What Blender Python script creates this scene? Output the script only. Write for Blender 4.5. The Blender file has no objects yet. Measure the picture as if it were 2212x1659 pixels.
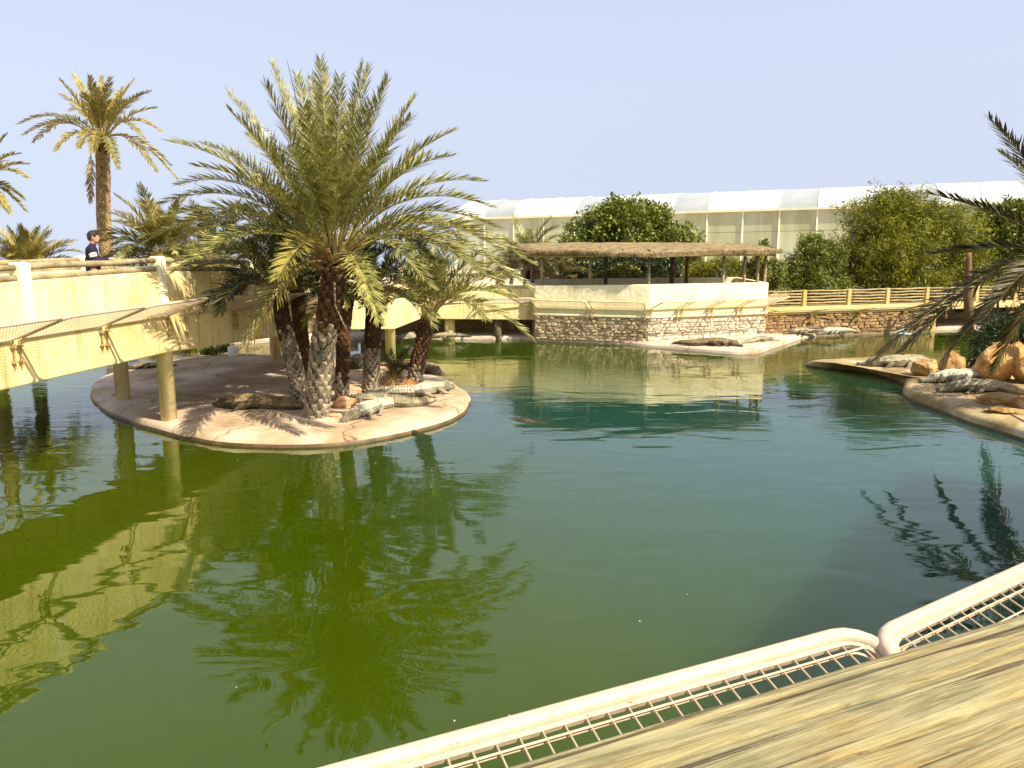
import bpy, bmesh, math, random
import numpy as np
from mathutils import Vector, Matrix, noise, Euler
R = math.radians
random.seed(7)
rng = np.random.default_rng(7)
sc = bpy.context.scene
col = sc.collection

# ------------------------------------------------------------------ camera, sky, sun, exposure
CAMZ, PITCH, F, CX, CY = 4.0, R(-10.5), 1770.0, 1106.0, 829.5
cam_d = bpy.data.cameras.new('camera')
cam = bpy.data.objects.new('camera', cam_d); col.objects.link(cam)
cam.location = (0, 0, CAMZ); cam.rotation_euler = (R(90) + PITCH, 0, 0)
cam_d.sensor_width = 36.0; cam_d.lens = 36.0 * F / 2212.0
cam_d.clip_start = 0.05; cam_d.clip_end = 2000
sc.camera = cam

SUN_AZ = (0.83, -0.558)            # horizontal direction towards the sun
SUN_EL = R(47)
world = bpy.data.worlds.new('World'); sc.world = world; world.use_nodes = True
wn, wl = world.node_tree.nodes, world.node_tree.links
for n in list(wn): wn.remove(n)
sky = wn.new('ShaderNodeTexSky'); sky.sky_type = 'NISHITA'; sky.sun_disc = False
sky.sun_elevation = SUN_EL; sky.sun_rotation = math.atan2(SUN_AZ[0], SUN_AZ[1])
sky.air_density = 1.0; sky.dust_density = 3.0; sky.ozone_density = 1.2; sky.altitude = 0
stc = wn.new('ShaderNodeTexCoord'); sxyz = wn.new('ShaderNodeSeparateXYZ'); smax = wn.new('ShaderNodeMath'); smax.operation = 'MAXIMUM'; smax.inputs[1].default_value = 0.11
scomb = wn.new('ShaderNodeCombineXYZ')
wl.new(stc.outputs['Generated'], sxyz.inputs[0]); wl.new(sxyz.outputs[0], scomb.inputs[0]); wl.new(sxyz.outputs[1], scomb.inputs[1])
wl.new(sxyz.outputs[2], smax.inputs[0]); wl.new(smax.outputs[0], scomb.inputs[2]); wl.new(scomb.outputs[0], sky.inputs['Vector'])
hsv = wn.new('ShaderNodeHueSaturation'); hsv.inputs['Saturation'].default_value = 0.7
mixs = wn.new('ShaderNodeMix'); mixs.data_type = 'RGBA'; mixs.inputs[0].default_value = 0.55
mixs.inputs[7].default_value = (6.4, 7.0, 9.1, 1)
bg = wn.new('ShaderNodeBackground'); bg.inputs['Strength'].default_value = 0.072
wo = wn.new('ShaderNodeOutputWorld')
wl.new(sky.outputs[0], hsv.inputs['Color']); wl.new(hsv.outputs[0], mixs.inputs[6])
wl.new(mixs.outputs[2], bg.inputs['Color']); wl.new(bg.outputs[0], wo.inputs[0])

sun_d = bpy.data.lights.new('sun', 'SUN'); sun_d.energy = 5.0; sun_d.angle = R(0.53); sun_d.color = (1, 0.90, 0.70)
sun = bpy.data.objects.new('sun', sun_d); col.objects.link(sun)
sdir = Vector((SUN_AZ[0] * math.cos(SUN_EL), SUN_AZ[1] * math.cos(SUN_EL), math.sin(SUN_EL))).normalized()
sun.rotation_euler = sdir.to_track_quat('Z', 'Y').to_euler(); sun.location = (20, -10, 30)
vs = sc.view_settings; vs.view_transform = 'Standard'; vs.look = 'None'; vs.gamma = 1; vs.exposure = 0.95
vs.use_curve_mapping = False
sc.cycles.max_bounces = 6; sc.cycles.diffuse_bounces = 3; sc.cycles.glossy_bounces = 3; sc.cycles.transmission_bounces = 3

# ------------------------------------------------------------------ helpers
def ray(vx, vy):
    cx, cy = (vx - CX) / F, (CY - vy) / F
    s, c = math.sin(PITCH), math.cos(PITCH)
    return Vector((cx, c - s * cy, s + c * cy))
def PZ(vx, vy, z=0.0):                  # point of the place at height z along a sight line
    d = ray(vx, vy); t = (z - CAMZ) / d.z
    return Vector((d.x * t, d.y * t, z))
def PY(vx, vy, y):                      # point of the place at distance y along a sight line
    d = ray(vx, vy); t = y / d.y
    return Vector((d.x * t, y, CAMZ + d.z * t))

def origin(o):
    p = Vector((0, 0, 0))
    while o is not None:
        p += o.location; o = o.parent
    return p
def tag(o, label=None, cat=None, group=None, kind=None):
    if label: o['label'] = label
    if cat: o['category'] = cat
    if group: o['group'] = group
    if kind: o['kind'] = kind
    return o
def thing(name, loc, label, cat, group=None):
    o = bpy.data.objects.new(name, None); col.objects.link(o); o.location = loc
    o.empty_display_size = 0.3
    return tag(o, label, cat, group)
def link(name, me, mat=None, parent=None, smooth=False, world_coords=True):
    o = bpy.data.objects.new(name, me); col.objects.link(o)
    if mat is not None and not me.materials: me.materials.append(mat)
    if parent is not None:
        o.parent = parent
        if world_coords: me.transform(Matrix.Translation(-origin(parent)))
    if smooth:
        me.polygons.foreach_set('use_smooth', [True] * len(me.polygons))
    return o

class MB:
    def __init__(s): s.v = []; s.f = []
    def add(s, vs_, fs):
        b = len(s.v); s.v.extend([tuple(p) for p in vs_]); s.f.extend([tuple(i + b for i in q) for q in fs]); return s
    def box(s, c, size, M=None):
        hx, hy, hz = size[0] / 2, size[1] / 2, size[2] / 2
        vs_ = [Vector((x, y, z)) for x in (-hx, hx) for y in (-hy, hy) for z in (-hz, hz)]
        if M is not None: vs_ = [M @ p for p in vs_]
        c = Vector(c)
        return s.add([p + c for p in vs_], [(0, 1, 3, 2), (4, 6, 7, 5), (0, 4, 5, 1), (2, 3, 7, 6), (0, 2, 6, 4), (1, 5, 7, 3)])
    def bar(s, a, b, w, h, up=Vector((0, 0, 1))):       # box beam between two points
        a, b = Vector(a), Vector(b); t = (b - a).normalized(); sd = t.cross(up).normalized(); u = sd.cross(t)
        vs_ = []
        for p in (a, b):
            for i, j in ((-1, -1), (1, -1), (1, 1), (-1, 1)): vs_.append(p + sd * (i * w / 2) + u * (j * h / 2))
        return s.add(vs_, [(0, 1, 2, 3), (7, 6, 5, 4), (0, 4, 5, 1), (1, 5, 6, 2), (2, 6, 7, 3), (3, 7, 4, 0)])
    def tube(s, pts, rad, seg=8, closed=False, caps=True, jit=0.0):
        pts = [Vector(p) for p in pts]; n = len(pts)
        if not hasattr(rad, '__len__'): rad = [rad] * n
        b = len(s.v); prev = None
        for i, p in enumerate(pts):
            if closed: t = pts[(i + 1) % n] - pts[i - 1]
            else: t = pts[min(i + 1, n - 1)] - pts[max(i - 1, 0)]
            t.normalize()
            if prev is None:
                a = Vector((0, 0, 1)) if abs(t.z) < 0.9 else Vector((1, 0, 0))
                sd = t.cross(a).normalized()
            else:
                sd = (prev - t * prev.dot(t)).normalized()
            prev = sd; u = t.cross(sd)
            for k in range(seg):
                an = 2 * math.pi * k / seg; r = rad[i] * (1 + random.uniform(-jit, jit))
                q = p + sd * (math.cos(an) * r) + u * (math.sin(an) * r); s.v.append(tuple(q))
        m = n if closed else n - 1
        for i in range(m):
            i2 = (i + 1) % n
            for k in range(seg):
                k2 = (k + 1) % seg
                s.f.append((b + i * seg + k, b + i * seg + k2, b + i2 * seg + k2, b + i2 * seg + k))
        if caps and not closed:
            s.f.append(tuple(b + k for k in reversed(range(seg)))); s.f.append(tuple(b + (n - 1) * seg + k for k in range(seg)))
        return s
    def prism(s, poly, z0, z1):
        n = len(poly); b = len(s.v)
        for z in (z0, z1):
            for i, p in enumerate(poly):
                zz = z[i] if hasattr(z, '__len__') else z
                s.v.append((p[0], p[1], zz))
        s.f.append(tuple(b + i for i in reversed(range(n)))); s.f.append(tuple(b + n + i for i in range(n)))
        for i in range(n):
            j = (i + 1) % n; s.f.append((b + i, b + j, b + n + j, b + n + i))
        return s
    def mesh(s, name):
        me = bpy.data.meshes.new(name); me.from_pydata(s.v, [], s.f); me.update(); return me
    def build(s, name, mat, parent=None, smooth=False, bevel=0.0, kind=None):
        o = link(name, s.mesh(name), mat, parent, smooth)
        if bevel:
            m = o.modifiers.new('bevel', 'BEVEL'); m.width = bevel; m.segments = 2; m.limit_method = 'ANGLE'
        if kind: o['kind'] = kind
        return o

def np_mesh(name, V, Fq):
    V = np.asarray(V, dtype=np.float32).reshape(-1, 3); Fq = np.asarray(Fq, dtype=np.int32)
    me = bpy.data.meshes.new(name); k = Fq.shape[1]
    me.vertices.add(len(V)); me.vertices.foreach_set('co', V.ravel())
    me.loops.add(Fq.size); me.loops.foreach_set('vertex_index', Fq.ravel())
    me.polygons.add(len(Fq)); me.polygons.foreach_set('loop_start', np.arange(0, Fq.size, k, dtype=np.int32))
    me.polygons.foreach_set('loop_total', np.full(len(Fq), k, dtype=np.int32))
    me.update(calc_edges=True); me.validate(); return me

# ------------------------------------------------------------------ materials
def newmat(name):
    m = bpy.data.materials.new(name); m.use_nodes = True; nt = m.node_tree
    return m, nt.nodes, nt.links, nt.nodes['Principled BSDF']
def ramp(nodes, stops):
    r = nodes.new('ShaderNodeValToRGB'); e = r.color_ramp.elements
    e[0].position, e[0].color = stops[0][0], (*stops[0][1], 1); e[1].position, e[1].color = stops[-1][0], (*stops[-1][1], 1)
    for p, c in stops[1:-1]:
        x = e.new(p); x.color = (*c, 1)
    return r
def mat_noise(name, stops, scale=4.0, detail=6.0, rough=0.85, bump=0.0, bscale=None, coord='Object', stretch=None,
              spec=0.3, rand=0.0, bdist=0.02, distort=0.0):
    m, n, l, p = newmat(name)
    tc = n.new('ShaderNodeTexCoord'); mp = n.new('ShaderNodeMapping')
    l.new(tc.outputs[coord], mp.inputs['Vector'])
    if stretch: mp.inputs['Scale'].default_value = stretch
    nz = n.new('ShaderNodeTexNoise'); nz.inputs['Scale'].default_value = scale; nz.inputs['Detail'].default_value = detail
    nz.inputs['Roughness'].default_value = 0.62; nz.inputs['Distortion'].default_value = distort
    l.new(mp.outputs[0], nz.inputs['Vector'])
    r = ramp(n, stops); l.new(nz.outputs['Fac'], r.inputs[0]); out = r.outputs[0]
    if rand:
        oi = n.new('ShaderNodeObjectInfo'); h = n.new('ShaderNodeHueSaturation')
        mr = n.new('ShaderNodeMapRange'); mr.inputs[3].default_value = 1 - rand; mr.inputs[4].default_value = 1 + rand
        l.new(oi.outputs['Random'], mr.inputs[0]); l.new(mr.outputs[0], h.inputs['Value']); l.new(out, h.inputs['Color']); out = h.outputs[0]
    l.new(out, p.inputs['Base Color']); p.inputs['Roughness'].default_value = rough
    p.inputs['Specular IOR Level'].default_value = spec
    if bump:
        nb = n.new('ShaderNodeTexNoise'); nb.inputs['Scale'].default_value = bscale or scale * 4; nb.inputs['Detail'].default_value = 8
        l.new(mp.outputs[0], nb.inputs['Vector'])
        b = n.new('ShaderNodeBump'); b.inputs['Strength'].default_value = bump; b.inputs['Distance'].default_value = bdist
        l.new(nb.outputs['Fac'], b.inputs['Height']); l.new(b.outputs[0], p.inputs['Normal'])
    return m
def mat_leaf(name, stops, scale=1.5, rough=0.5, trans=0.25, rand=0.12, detail=3.0):
    m, n, l, p = newmat(name)
    tc = n.new('ShaderNodeTexCoord'); nz = n.new('ShaderNodeTexNoise'); nz.inputs['Scale'].default_value = scale
    nz.inputs['Detail'].default_value = detail; nz.inputs['Roughness'].default_value = 0.7
    l.new(tc.outputs['Object'], nz.inputs['Vector'])
    r = ramp(n, stops); l.new(nz.outputs['Fac'], r.inputs[0])
    oi = n.new('ShaderNodeObjectInfo'); h = n.new('ShaderNodeHueSaturation'); mr = n.new('ShaderNodeMapRange')
    mr.inputs[3].default_value = 1 - rand; mr.inputs[4].default_value = 1 + rand
    l.new(oi.outputs['Random'], mr.inputs[0]); l.new(mr.outputs[0], h.inputs['Value']); l.new(r.outputs[0], h.inputs['Color'])
    l.new(h.outputs[0], p.inputs['Base Color']); p.inputs['Roughness'].default_value = rough; p.inputs['Specular IOR Level'].default_value = 0.35
    t = n.new('ShaderNodeBsdfTranslucent'); l.new(h.outputs[0], t.inputs['Color'])
    mx = n.new('ShaderNodeMixShader'); mx.inputs[0].default_value = trans
    l.new(p.outputs[0], mx.inputs[1]); l.new(t.outputs[0], mx.inputs[2]); l.new(mx.outputs[0], n['Material Output'].inputs[0])
    return m

M = {}
M['plaster'] = mat_noise('yellow_plaster', [(0.25, (0.65, 0.48, 0.18)), (0.5, (0.80, 0.65, 0.32)), (0.8, (0.85, 0.73, 0.43))], 1.2, 8, 0.9, 0.35, 9, bdist=0.03)
M['plaster_tan'] = mat_noise('tan_plaster', [(0.25, (0.36, 0.24, 0.08)), (0.5, (0.50, 0.37, 0.15)), (0.8, (0.58, 0.45, 0.21))], 1.2, 8, 0.9, 0.35, 9, bdist=0.03)
M['plaster_pale'] = mat_noise('cream_plaster', [(0.25, (0.74, 0.64, 0.38)), (0.55, (0.84, 0.77, 0.52)), (0.8, (0.88, 0.82, 0.62))], 0.9, 8, 0.9, 0.5, 5, bdist=0.05)
M['concrete'] = mat_noise('pale_concrete', [(0.28, (0.24, 0.16, 0.085)), (0.42, (0.37, 0.27, 0.165)), (0.55, (0.49, 0.38, 0.27)), (0.75, (0.58, 0.475, 0.365))], 0.8, 9, 0.9, 0.4, 14, bdist=0.02)
M['apron'] = mat_noise('shore_concrete', [(0.25, (0.32, 0.23, 0.15)), (0.5, (0.48, 0.39, 0.30)), (0.8, (0.56, 0.47, 0.37))], 0.6, 8, 0.9, 0.4, 10)
M['wet'] = mat_noise('wet_edge', [(0.3, (0.05, 0.030, 0.012)), (0.7, (0.16, 0.10, 0.045))], 3, 6, 0.5, 0.4, 12)
M['slab_wet'] = mat_noise('algae_stained_concrete', [(0.30, (0.10, 0.065, 0.02)), (0.44, (0.28, 0.20, 0.08)), (0.56, (0.46, 0.35, 0.18)), (0.7, (0.60, 0.50, 0.34))], 0.8, 9, 0.75, 0.5, 10)
M['sand'] = mat_noise('dry_sand', [(0.3, (0.42, 0.32, 0.19)), (0.7, (0.60, 0.50, 0.34))], 0.15, 8, 0.95, 0.4, 3)
M['stone'] = mat_noise('brown_stone', [(0.3, (0.20, 0.11, 0.045)), (0.55, (0.38, 0.24, 0.11)), (0.8, (0.52, 0.38, 0.21))], 3, 6, 0.9, 0.6, 15, rand=0.35)
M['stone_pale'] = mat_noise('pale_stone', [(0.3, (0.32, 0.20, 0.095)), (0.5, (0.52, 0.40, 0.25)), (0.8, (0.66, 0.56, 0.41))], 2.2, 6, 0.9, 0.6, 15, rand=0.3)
M['stone_sunlit'] = mat_noise('sunlit_stone', [(0.3, (0.48, 0.36, 0.22)), (0.5, (0.68, 0.58, 0.44)), (0.8, (0.78, 0.71, 0.59))], 2.2, 6, 0.9, 0.6, 15, rand=0.2)  # sun glare on the right face put into a paler, limewash-toned stone
def add_marks(m, crack=0.0, cscale=.6, streak=0.0, stain=0.0, tint=(.35, .25, .14)):
    n, l = m.node_tree.nodes, m.node_tree.links; p = n['Principled BSDF']; src = p.inputs['Base Color'].links[0].from_socket
    tc = n.new('ShaderNodeTexCoord')
    def mult(fac_node_out, colr, strength):
        nonlocal src
        mx = n.new('ShaderNodeMix'); mx.data_type = 'RGBA'; mx.blend_type = 'MULTIPLY'; mx.inputs[7].default_value = (*colr, 1)
        ml = n.new('ShaderNodeMath'); ml.operation = 'MULTIPLY'; ml.inputs[1].default_value = strength; l.new(fac_node_out, ml.inputs[0]); l.new(ml.outputs[0], mx.inputs[0])
        l.new(src, mx.inputs[6]); src = mx.outputs[2]
    if crack:
        nz = n.new('ShaderNodeTexNoise'); nz.inputs['Scale'].default_value = 2.5; nz.inputs['Detail'].default_value = 5; l.new(tc.outputs['Object'], nz.inputs['Vector'])
        va = n.new('ShaderNodeVectorMath'); va.operation = 'MULTIPLY_ADD'; va.inputs[1].default_value = (.5, .5, .5); l.new(nz.outputs['Color'], va.inputs[0]); l.new(tc.outputs['Object'], va.inputs[2])
        vo = n.new('ShaderNodeTexVoronoi'); vo.feature = 'DISTANCE_TO_EDGE'; vo.inputs['Scale'].default_value = cscale; l.new(va.outputs[0], vo.inputs['Vector'])
        mr = n.new('ShaderNodeMapRange'); mr.inputs[1].default_value = 0; mr.inputs[2].default_value = .012; mr.inputs[3].default_value = 1; mr.inputs[4].default_value = 0
        l.new(vo.outputs['Distance'], mr.inputs[0]); mult(mr.outputs[0], (.25, .18, .12), crack)
    if streak:
        mp = n.new('ShaderNodeMapping'); mp.inputs['Scale'].default_value = (7, 7, .5); l.new(tc.outputs['Object'], mp.inputs['Vector'])
        nz = n.new('ShaderNodeTexNoise'); nz.inputs['Scale'].default_value = 1.3; nz.inputs['Detail'].default_value = 6; l.new(mp.outputs[0], nz.inputs['Vector'])
        mr = n.new('ShaderNodeMapRange'); mr.inputs[1].default_value = .52; mr.inputs[2].default_value = .75; l.new(nz.outputs['Fac'], mr.inputs[0]); mult(mr.outputs[0], (.62, .45, .25), streak)
    if stain:
        nz = n.new('ShaderNodeTexNoise'); nz.inputs['Scale'].default_value = .55; nz.inputs['Detail'].default_value = 8; nz.inputs['Roughness'].default_value = .7; nz.inputs['Distortion'].default_value = .6; l.new(tc.outputs['Object'], nz.inputs['Vector'])
        mr = n.new('ShaderNodeMapRange'); mr.inputs[1].default_value = .5; mr.inputs[2].default_value = .68; l.new(nz.outputs['Fac'], mr.inputs[0]); mult(mr.outputs[0], tint, stain)
    l.new(src, p.inputs['Base Color'])
add_marks(M['plaster'], streak=.8, stain=.35, tint=(.75, .55, .3)); add_marks(M['plaster_pale'], streak=.45, stain=.25, tint=(.8, .65, .42))
add_marks(M['concrete'], crack=.8, cscale=.45, stain=.75, tint=(.62, .48, .34)); add_marks(M['apron'], crack=.7, cscale=.5, stain=.6, tint=(.6, .47, .33)); add_marks(M['slab_wet'], crack=.9, cscale=.9, stain=.8, tint=(.5, .36, .17))
M['mortar'] = mat_noise('mortar', [(0.3, (0.20, 0.14, 0.08)), (0.7, (0.38, 0.29, 0.18))], 5, 6, 0.95, 0.5, 20)
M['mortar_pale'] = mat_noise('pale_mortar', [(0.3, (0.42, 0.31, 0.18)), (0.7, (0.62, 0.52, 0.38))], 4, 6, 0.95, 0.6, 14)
M['boulder'] = mat_noise('ochre_boulder', [(0.3, (0.17, 0.07, 0.015)), (0.48, (0.36, 0.20, 0.06)), (0.7, (0.54, 0.38, 0.17))], 2.2, 9, 0.85, 1.0, 9, rand=0.25, bdist=0.06)
M['redrock'] = mat_noise('salmon_rock', [(0.3, (0.36, 0.14, 0.06)), (0.55, (0.58, 0.31, 0.17)), (0.8, (0.68, 0.48, 0.34))], 2.5, 7, 0.85, 0.7, 9, bdist=0.04)
M['greyrock'] = mat_noise('grey_rock', [(0.3, (0.13, 0.11, 0.08)), (0.6, (0.32, 0.28, 0.20)), (0.8, (0.45, 0.40, 0.30))], 3, 7, 0.85, 0.7, 10, bdist=0.03)
M['log'] = mat_noise('weathered_log', [(0.3, (0.16, 0.115, 0.06)), (0.5, (0.30, 0.235, 0.13)), (0.75, (0.42, 0.35, 0.21))], 5, 6, 0.85, 0.5, 20)
M['logdark'] = mat_noise('dark_pole', [(0.3, (0.07, 0.05, 0.035)), (0.7, (0.22, 0.17, 0.11))], 6, 6, 0.85, 0.4, 20)
M['slat'] = mat_noise('fence_wood', [(0.3, (0.22, 0.16, 0.07)), (0.7, (0.42, 0.33, 0.17))], 5, 6, 0.85, 0.4, 20)
M['tube'] = mat_noise('cream_enamel', [(0.295, (0.26, 0.11, 0.04)), (0.31, (0.47, 0.36, 0.25)), (0.7, (0.55, 0.44, 0.325))], 17, 4, 0.5, 0.10, 30, spec=0.4)
M['wire'] = mat_noise('enamelled_wire', [(0.3, (0.50, 0.38, 0.24)), (0.7, (0.62, 0.50, 0.36))], 14, 4, 0.5)
M['iron'] = mat_noise('rusty_iron', [(0.3, (0.34, 0.20, 0.06)), (0.7, (0.56, 0.39, 0.16))], 9, 5, 0.7)
M['rust'] = mat_noise('rust', [(0.3, (0.20, 0.08, 0.02)), (0.7, (0.36, 0.17, 0.06))], 20, 5, 0.9)
M['thatch'] = mat_noise('dry_thatch', [(0.3, (0.08, 0.052, 0.020)), (0.5, (0.21, 0.15, 0.07)), (0.75, (0.36, 0.27, 0.14))], 3, 6, 0.95, 0.6, 18)
M['boot_grey'] = mat_noise('grey_leaf_bases', [(0.3, (0.10, 0.075, 0.045)), (0.5, (0.26, 0.21, 0.145)), (0.75, (0.42, 0.36, 0.27))], 5, 6, 0.9, 0.5, 18, rand=0.3)
M['boot_tan'] = mat_noise('tan_leaf_bases', [(0.3, (0.12, 0.07, 0.028)), (0.5, (0.27, 0.18, 0.08)), (0.75, (0.42, 0.31, 0.16))], 5, 6, 0.9, 0.5, 18, rand=0.2)
M['boot_red'] = mat_noise('red_leaf_bases', [(0.3, (0.035, 0.015, 0.007)), (0.55, (0.11, 0.050, 0.020)), (0.8, (0.24, 0.14, 0.065))], 6, 6, 0.85, 0.5, 18, rand=0.3)
M['bark'] = mat_noise('palm_bark', [(0.3, (0.025, 0.016, 0.010)), (0.7, (0.09, 0.062, 0.038))], 6, 6, 0.95, 0.7, 18)
M['bark_tan'] = mat_noise('tan_palm_bark', [(0.3, (0.20, 0.125, 0.055)), (0.7, (0.44, 0.32, 0.17))], 6, 6, 0.95, 0.6, 14)
M['trunk_brown'] = mat_noise('brown_trunk', [(0.3, (0.09, 0.045, 0.018)), (0.7, (0.24, 0.14, 0.06))], 6, 6, 0.95, 0.6, 14, stretch=(3, 3, .6))
M['fibre'] = mat_noise('palm_fibre', [(0.3, (0.14, 0.05, 0.015)), (0.6, (0.34, 0.16, 0.05)), (0.8, (0.5, 0.33, 0.14))], 7, 6, 0.95, 0.6, 20)
M['rachis'] = mat_noise('frond_rib', [(0.3, (0.22, 0.15, 0.04)), (0.7, (0.42, 0.33, 0.12))], 3, 4, 0.6)
M['frond'] = mat_leaf('frond_green', [(0.3, (0.050, 0.055, 0.008)), (0.46, (0.17, 0.165, 0.034)), (0.66, (0.46, 0.42, 0.15))], 6.0, 0.38, 0.2, 0.3, 5)
M['frond_dark'] = mat_leaf('frond_deep_green', [(0.3, (0.020, 0.030, 0.006)), (0.5, (0.048, 0.058, 0.012)), (0.72, (0.13, 0.13, 0.035))], 6.0, 0.42, 0.2, 0.25, 5)
M['frond_shade'] = mat_leaf('frond_shaded', [(0.3, (0.030, 0.025, 0.006)), (0.5, (0.075, 0.062, 0.014)), (0.72, (0.16, 0.13, 0.04))], 6.0, 0.45, 0.15, 0.25, 5)  # shaded undersides of the right bank palm put into a darker frond colour
M['frond_gold'] = mat_leaf('frond_gold_green', [(0.3, (0.10, 0.085, 0.012)), (0.5, (0.25, 0.205, 0.04)), (0.72, (0.46, 0.38, 0.12))], 5.0, 0.42, 0.2, 0.2, 5)
M['frond_dry'] = mat_leaf('frond_dry', [(0.3, (0.20, 0.13, 0.04)), (0.5, (0.36, 0.26, 0.10)), (0.72, (0.52, 0.42, 0.21))], 3, 0.7, 0.15, 0.2)
M['leaf_shrub'] = mat_leaf('shrub_leaf', [(0.3, (0.040, 0.058, 0.006)), (0.5, (0.125, 0.155, 0.015)), (0.70, (0.34, 0.34, 0.05))], 1.6, 0.45, 0.22, 0.05)
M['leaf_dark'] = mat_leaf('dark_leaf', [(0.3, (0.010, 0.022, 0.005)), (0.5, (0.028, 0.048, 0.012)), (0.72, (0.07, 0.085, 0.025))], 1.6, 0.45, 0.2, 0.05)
M['leaf_olive'] = mat_leaf('feathery_leaf', [(0.3, (0.055, 0.055, 0.003)), (0.5, (0.155, 0.16, 0.006)), (0.70, (0.38, 0.36, 0.024))], 1.1, 0.55, 0.28, 0.05)
M['leaf_lime'] = mat_leaf('lime_leaf', [(0.3, (0.08, 0.11, 0.015)), (0.5, (0.22, 0.22, 0.04)), (0.72, (0.45, 0.38, 0.10))], 3.5, 0.45, 0.25, 0.05)
M['wood_bark'] = mat_noise('tree_bark', [(0.3, (0.06, 0.04, 0.02)), (0.7, (0.16, 0.11, 0.06))], 6, 6, 0.9, 0.5, 18)
M['croc'] = None
M['gh_white'] = mat_noise('white_polycarbonate', [(0.3, (0.52, 0.54, 0.55)), (0.7, (0.60, 0.62, 0.63))], 0.3, 4, 0.7, spec=0.3)
M['gh_grey'] = mat_noise('grey_film', [(0.3, (0.27, 0.29, 0.30)), (0.7, (0.35, 0.37, 0.38))], 0.5, 4, 0.7, spec=0.3)
M['gh_wall'] = mat_noise('cloudy_film', [(0.3, (0.30, 0.30, 0.16)), (0.5, (0.41, 0.42, 0.27)), (0.7, (0.50, 0.53, 0.43))], 0.45, 5, 0.4, spec=0.5, stretch=(1.6, 1.6, 0.35), rand=0.1)
M['gh_frame'] = mat_noise('greenhouse_frame', [(0.3, (0.66, 0.62, 0.42)), (0.7, (0.78, 0.74, 0.56))], 2, 4, 0.5)
M['white'] = mat_noise('white_paint', [(0.3, (0.74, 0.70, 0.60)), (0.7, (0.82, 0.78, 0.70))], 4, 5, 0.7)
M['skin'] = mat_noise('skin', [(0.3, (0.36, 0.19, 0.11)), (0.7, (0.46, 0.26, 0.16))], 12, 4, 0.55)
M['hair'] = mat_noise('dark_hair', [(0.3, (0.012, 0.008, 0.006)), (0.7, (0.035, 0.022, 0.015))], 40, 4, 0.6, 0.5, 80)
M['shirt'] = mat_noise('navy_jersey', [(0.3, (0.010, 0.009, 0.022)), (0.7, (0.022, 0.018, 0.04))], 9, 4, 0.9, 0.3, 12)
M['denim'] = mat_noise('dark_trousers', [(0.3, (0.010, 0.011, 0.02)), (0.7, (0.03, 0.032, 0.05))], 9, 4, 0.9)
M['ink'] = mat_noise('black_print', [(0.3, (0.010, 0.010, 0.012)), (0.7, (0.02, 0.02, 0.02))], 9, 4, 0.8)
M['eye'] = mat_noise('croc_eye', [(0.3, (0.10, 0.08, 0.01)), (0.7, (0.2, 0.16, 0.03))], 30, 2, 0.15, spec=0.6)
M['falls'] = mat_noise('falling_water', [(0.35, (0.10, 0.18, 0.10)), (0.65, (0.75, 0.85, 0.80))], 6, 5, 0.1, stretch=(4, 4, 0.4), spec=0.6)
M['foam'] = mat_noise('white_foam', [(0.4, (0.35, 0.45, 0.35)), (0.65, (0.85, 0.9, 0.88))], 8, 5, 0.5)
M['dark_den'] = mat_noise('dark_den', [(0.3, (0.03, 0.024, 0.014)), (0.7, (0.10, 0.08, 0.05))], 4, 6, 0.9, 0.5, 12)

def croc_material(name, a, b, c):
    m, n, l, p = newmat(name)
    tc = n.new('ShaderNodeTexCoord'); nz = n.new('ShaderNodeTexNoise'); nz.inputs['Scale'].default_value = 3.2; nz.inputs['Detail'].default_value = 6
    l.new(tc.outputs['Object'], nz.inputs['Vector'])
    r = ramp(n, [(0.32, a), (0.5, b), (0.7, c)]); l.new(nz.outputs['Fac'], r.inputs[0])
    vo = n.new('ShaderNodeTexVoronoi'); vo.inputs['Scale'].default_value = 26; vo.feature = 'DISTANCE_TO_EDGE'
    l.new(tc.outputs['Object'], vo.inputs['Vector'])
    r2 = ramp(n, [(0.0, (0.25, 0.23, 0.2)), (0.12, (1, 1, 1))]); l.new(vo.outputs['Distance'], r2.inputs[0])
    mx = n.new('ShaderNodeMix'); mx.data_type = 'RGBA'; mx.blend_type = 'MULTIPLY'; mx.inputs[0].default_value = 0.8
    l.new(r.outputs[0], mx.inputs[6]); l.new(r2.outputs[0], mx.inputs[7]); l.new(mx.outputs[2], p.inputs['Base Color'])
    bp = n.new('ShaderNodeBump'); bp.inputs['Strength'].default_value = 0.7; bp.inputs['Distance'].default_value = 0.02
    l.new(r2.outputs[0], bp.inputs['Height']); l.new(bp.outputs[0], p.inputs['Normal']); p.inputs['Roughness'].default_value = 0.75
    return m
M['croc'] = croc_material('crocodile_hide', (0.08, 0.062, 0.032), (0.17, 0.14, 0.08), (0.30, 0.26, 0.17))
M['croc_brown'] = croc_material('brown_crocodile_hide', (0.045, 0.030, 0.014), (0.10, 0.07, 0.035), (0.20, 0.14, 0.07))
M['croc_pale'] = croc_material('pale_crocodile_hide', (0.14, 0.115, 0.07), (0.28, 0.24, 0.165), (0.46, 0.42, 0.32))

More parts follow.
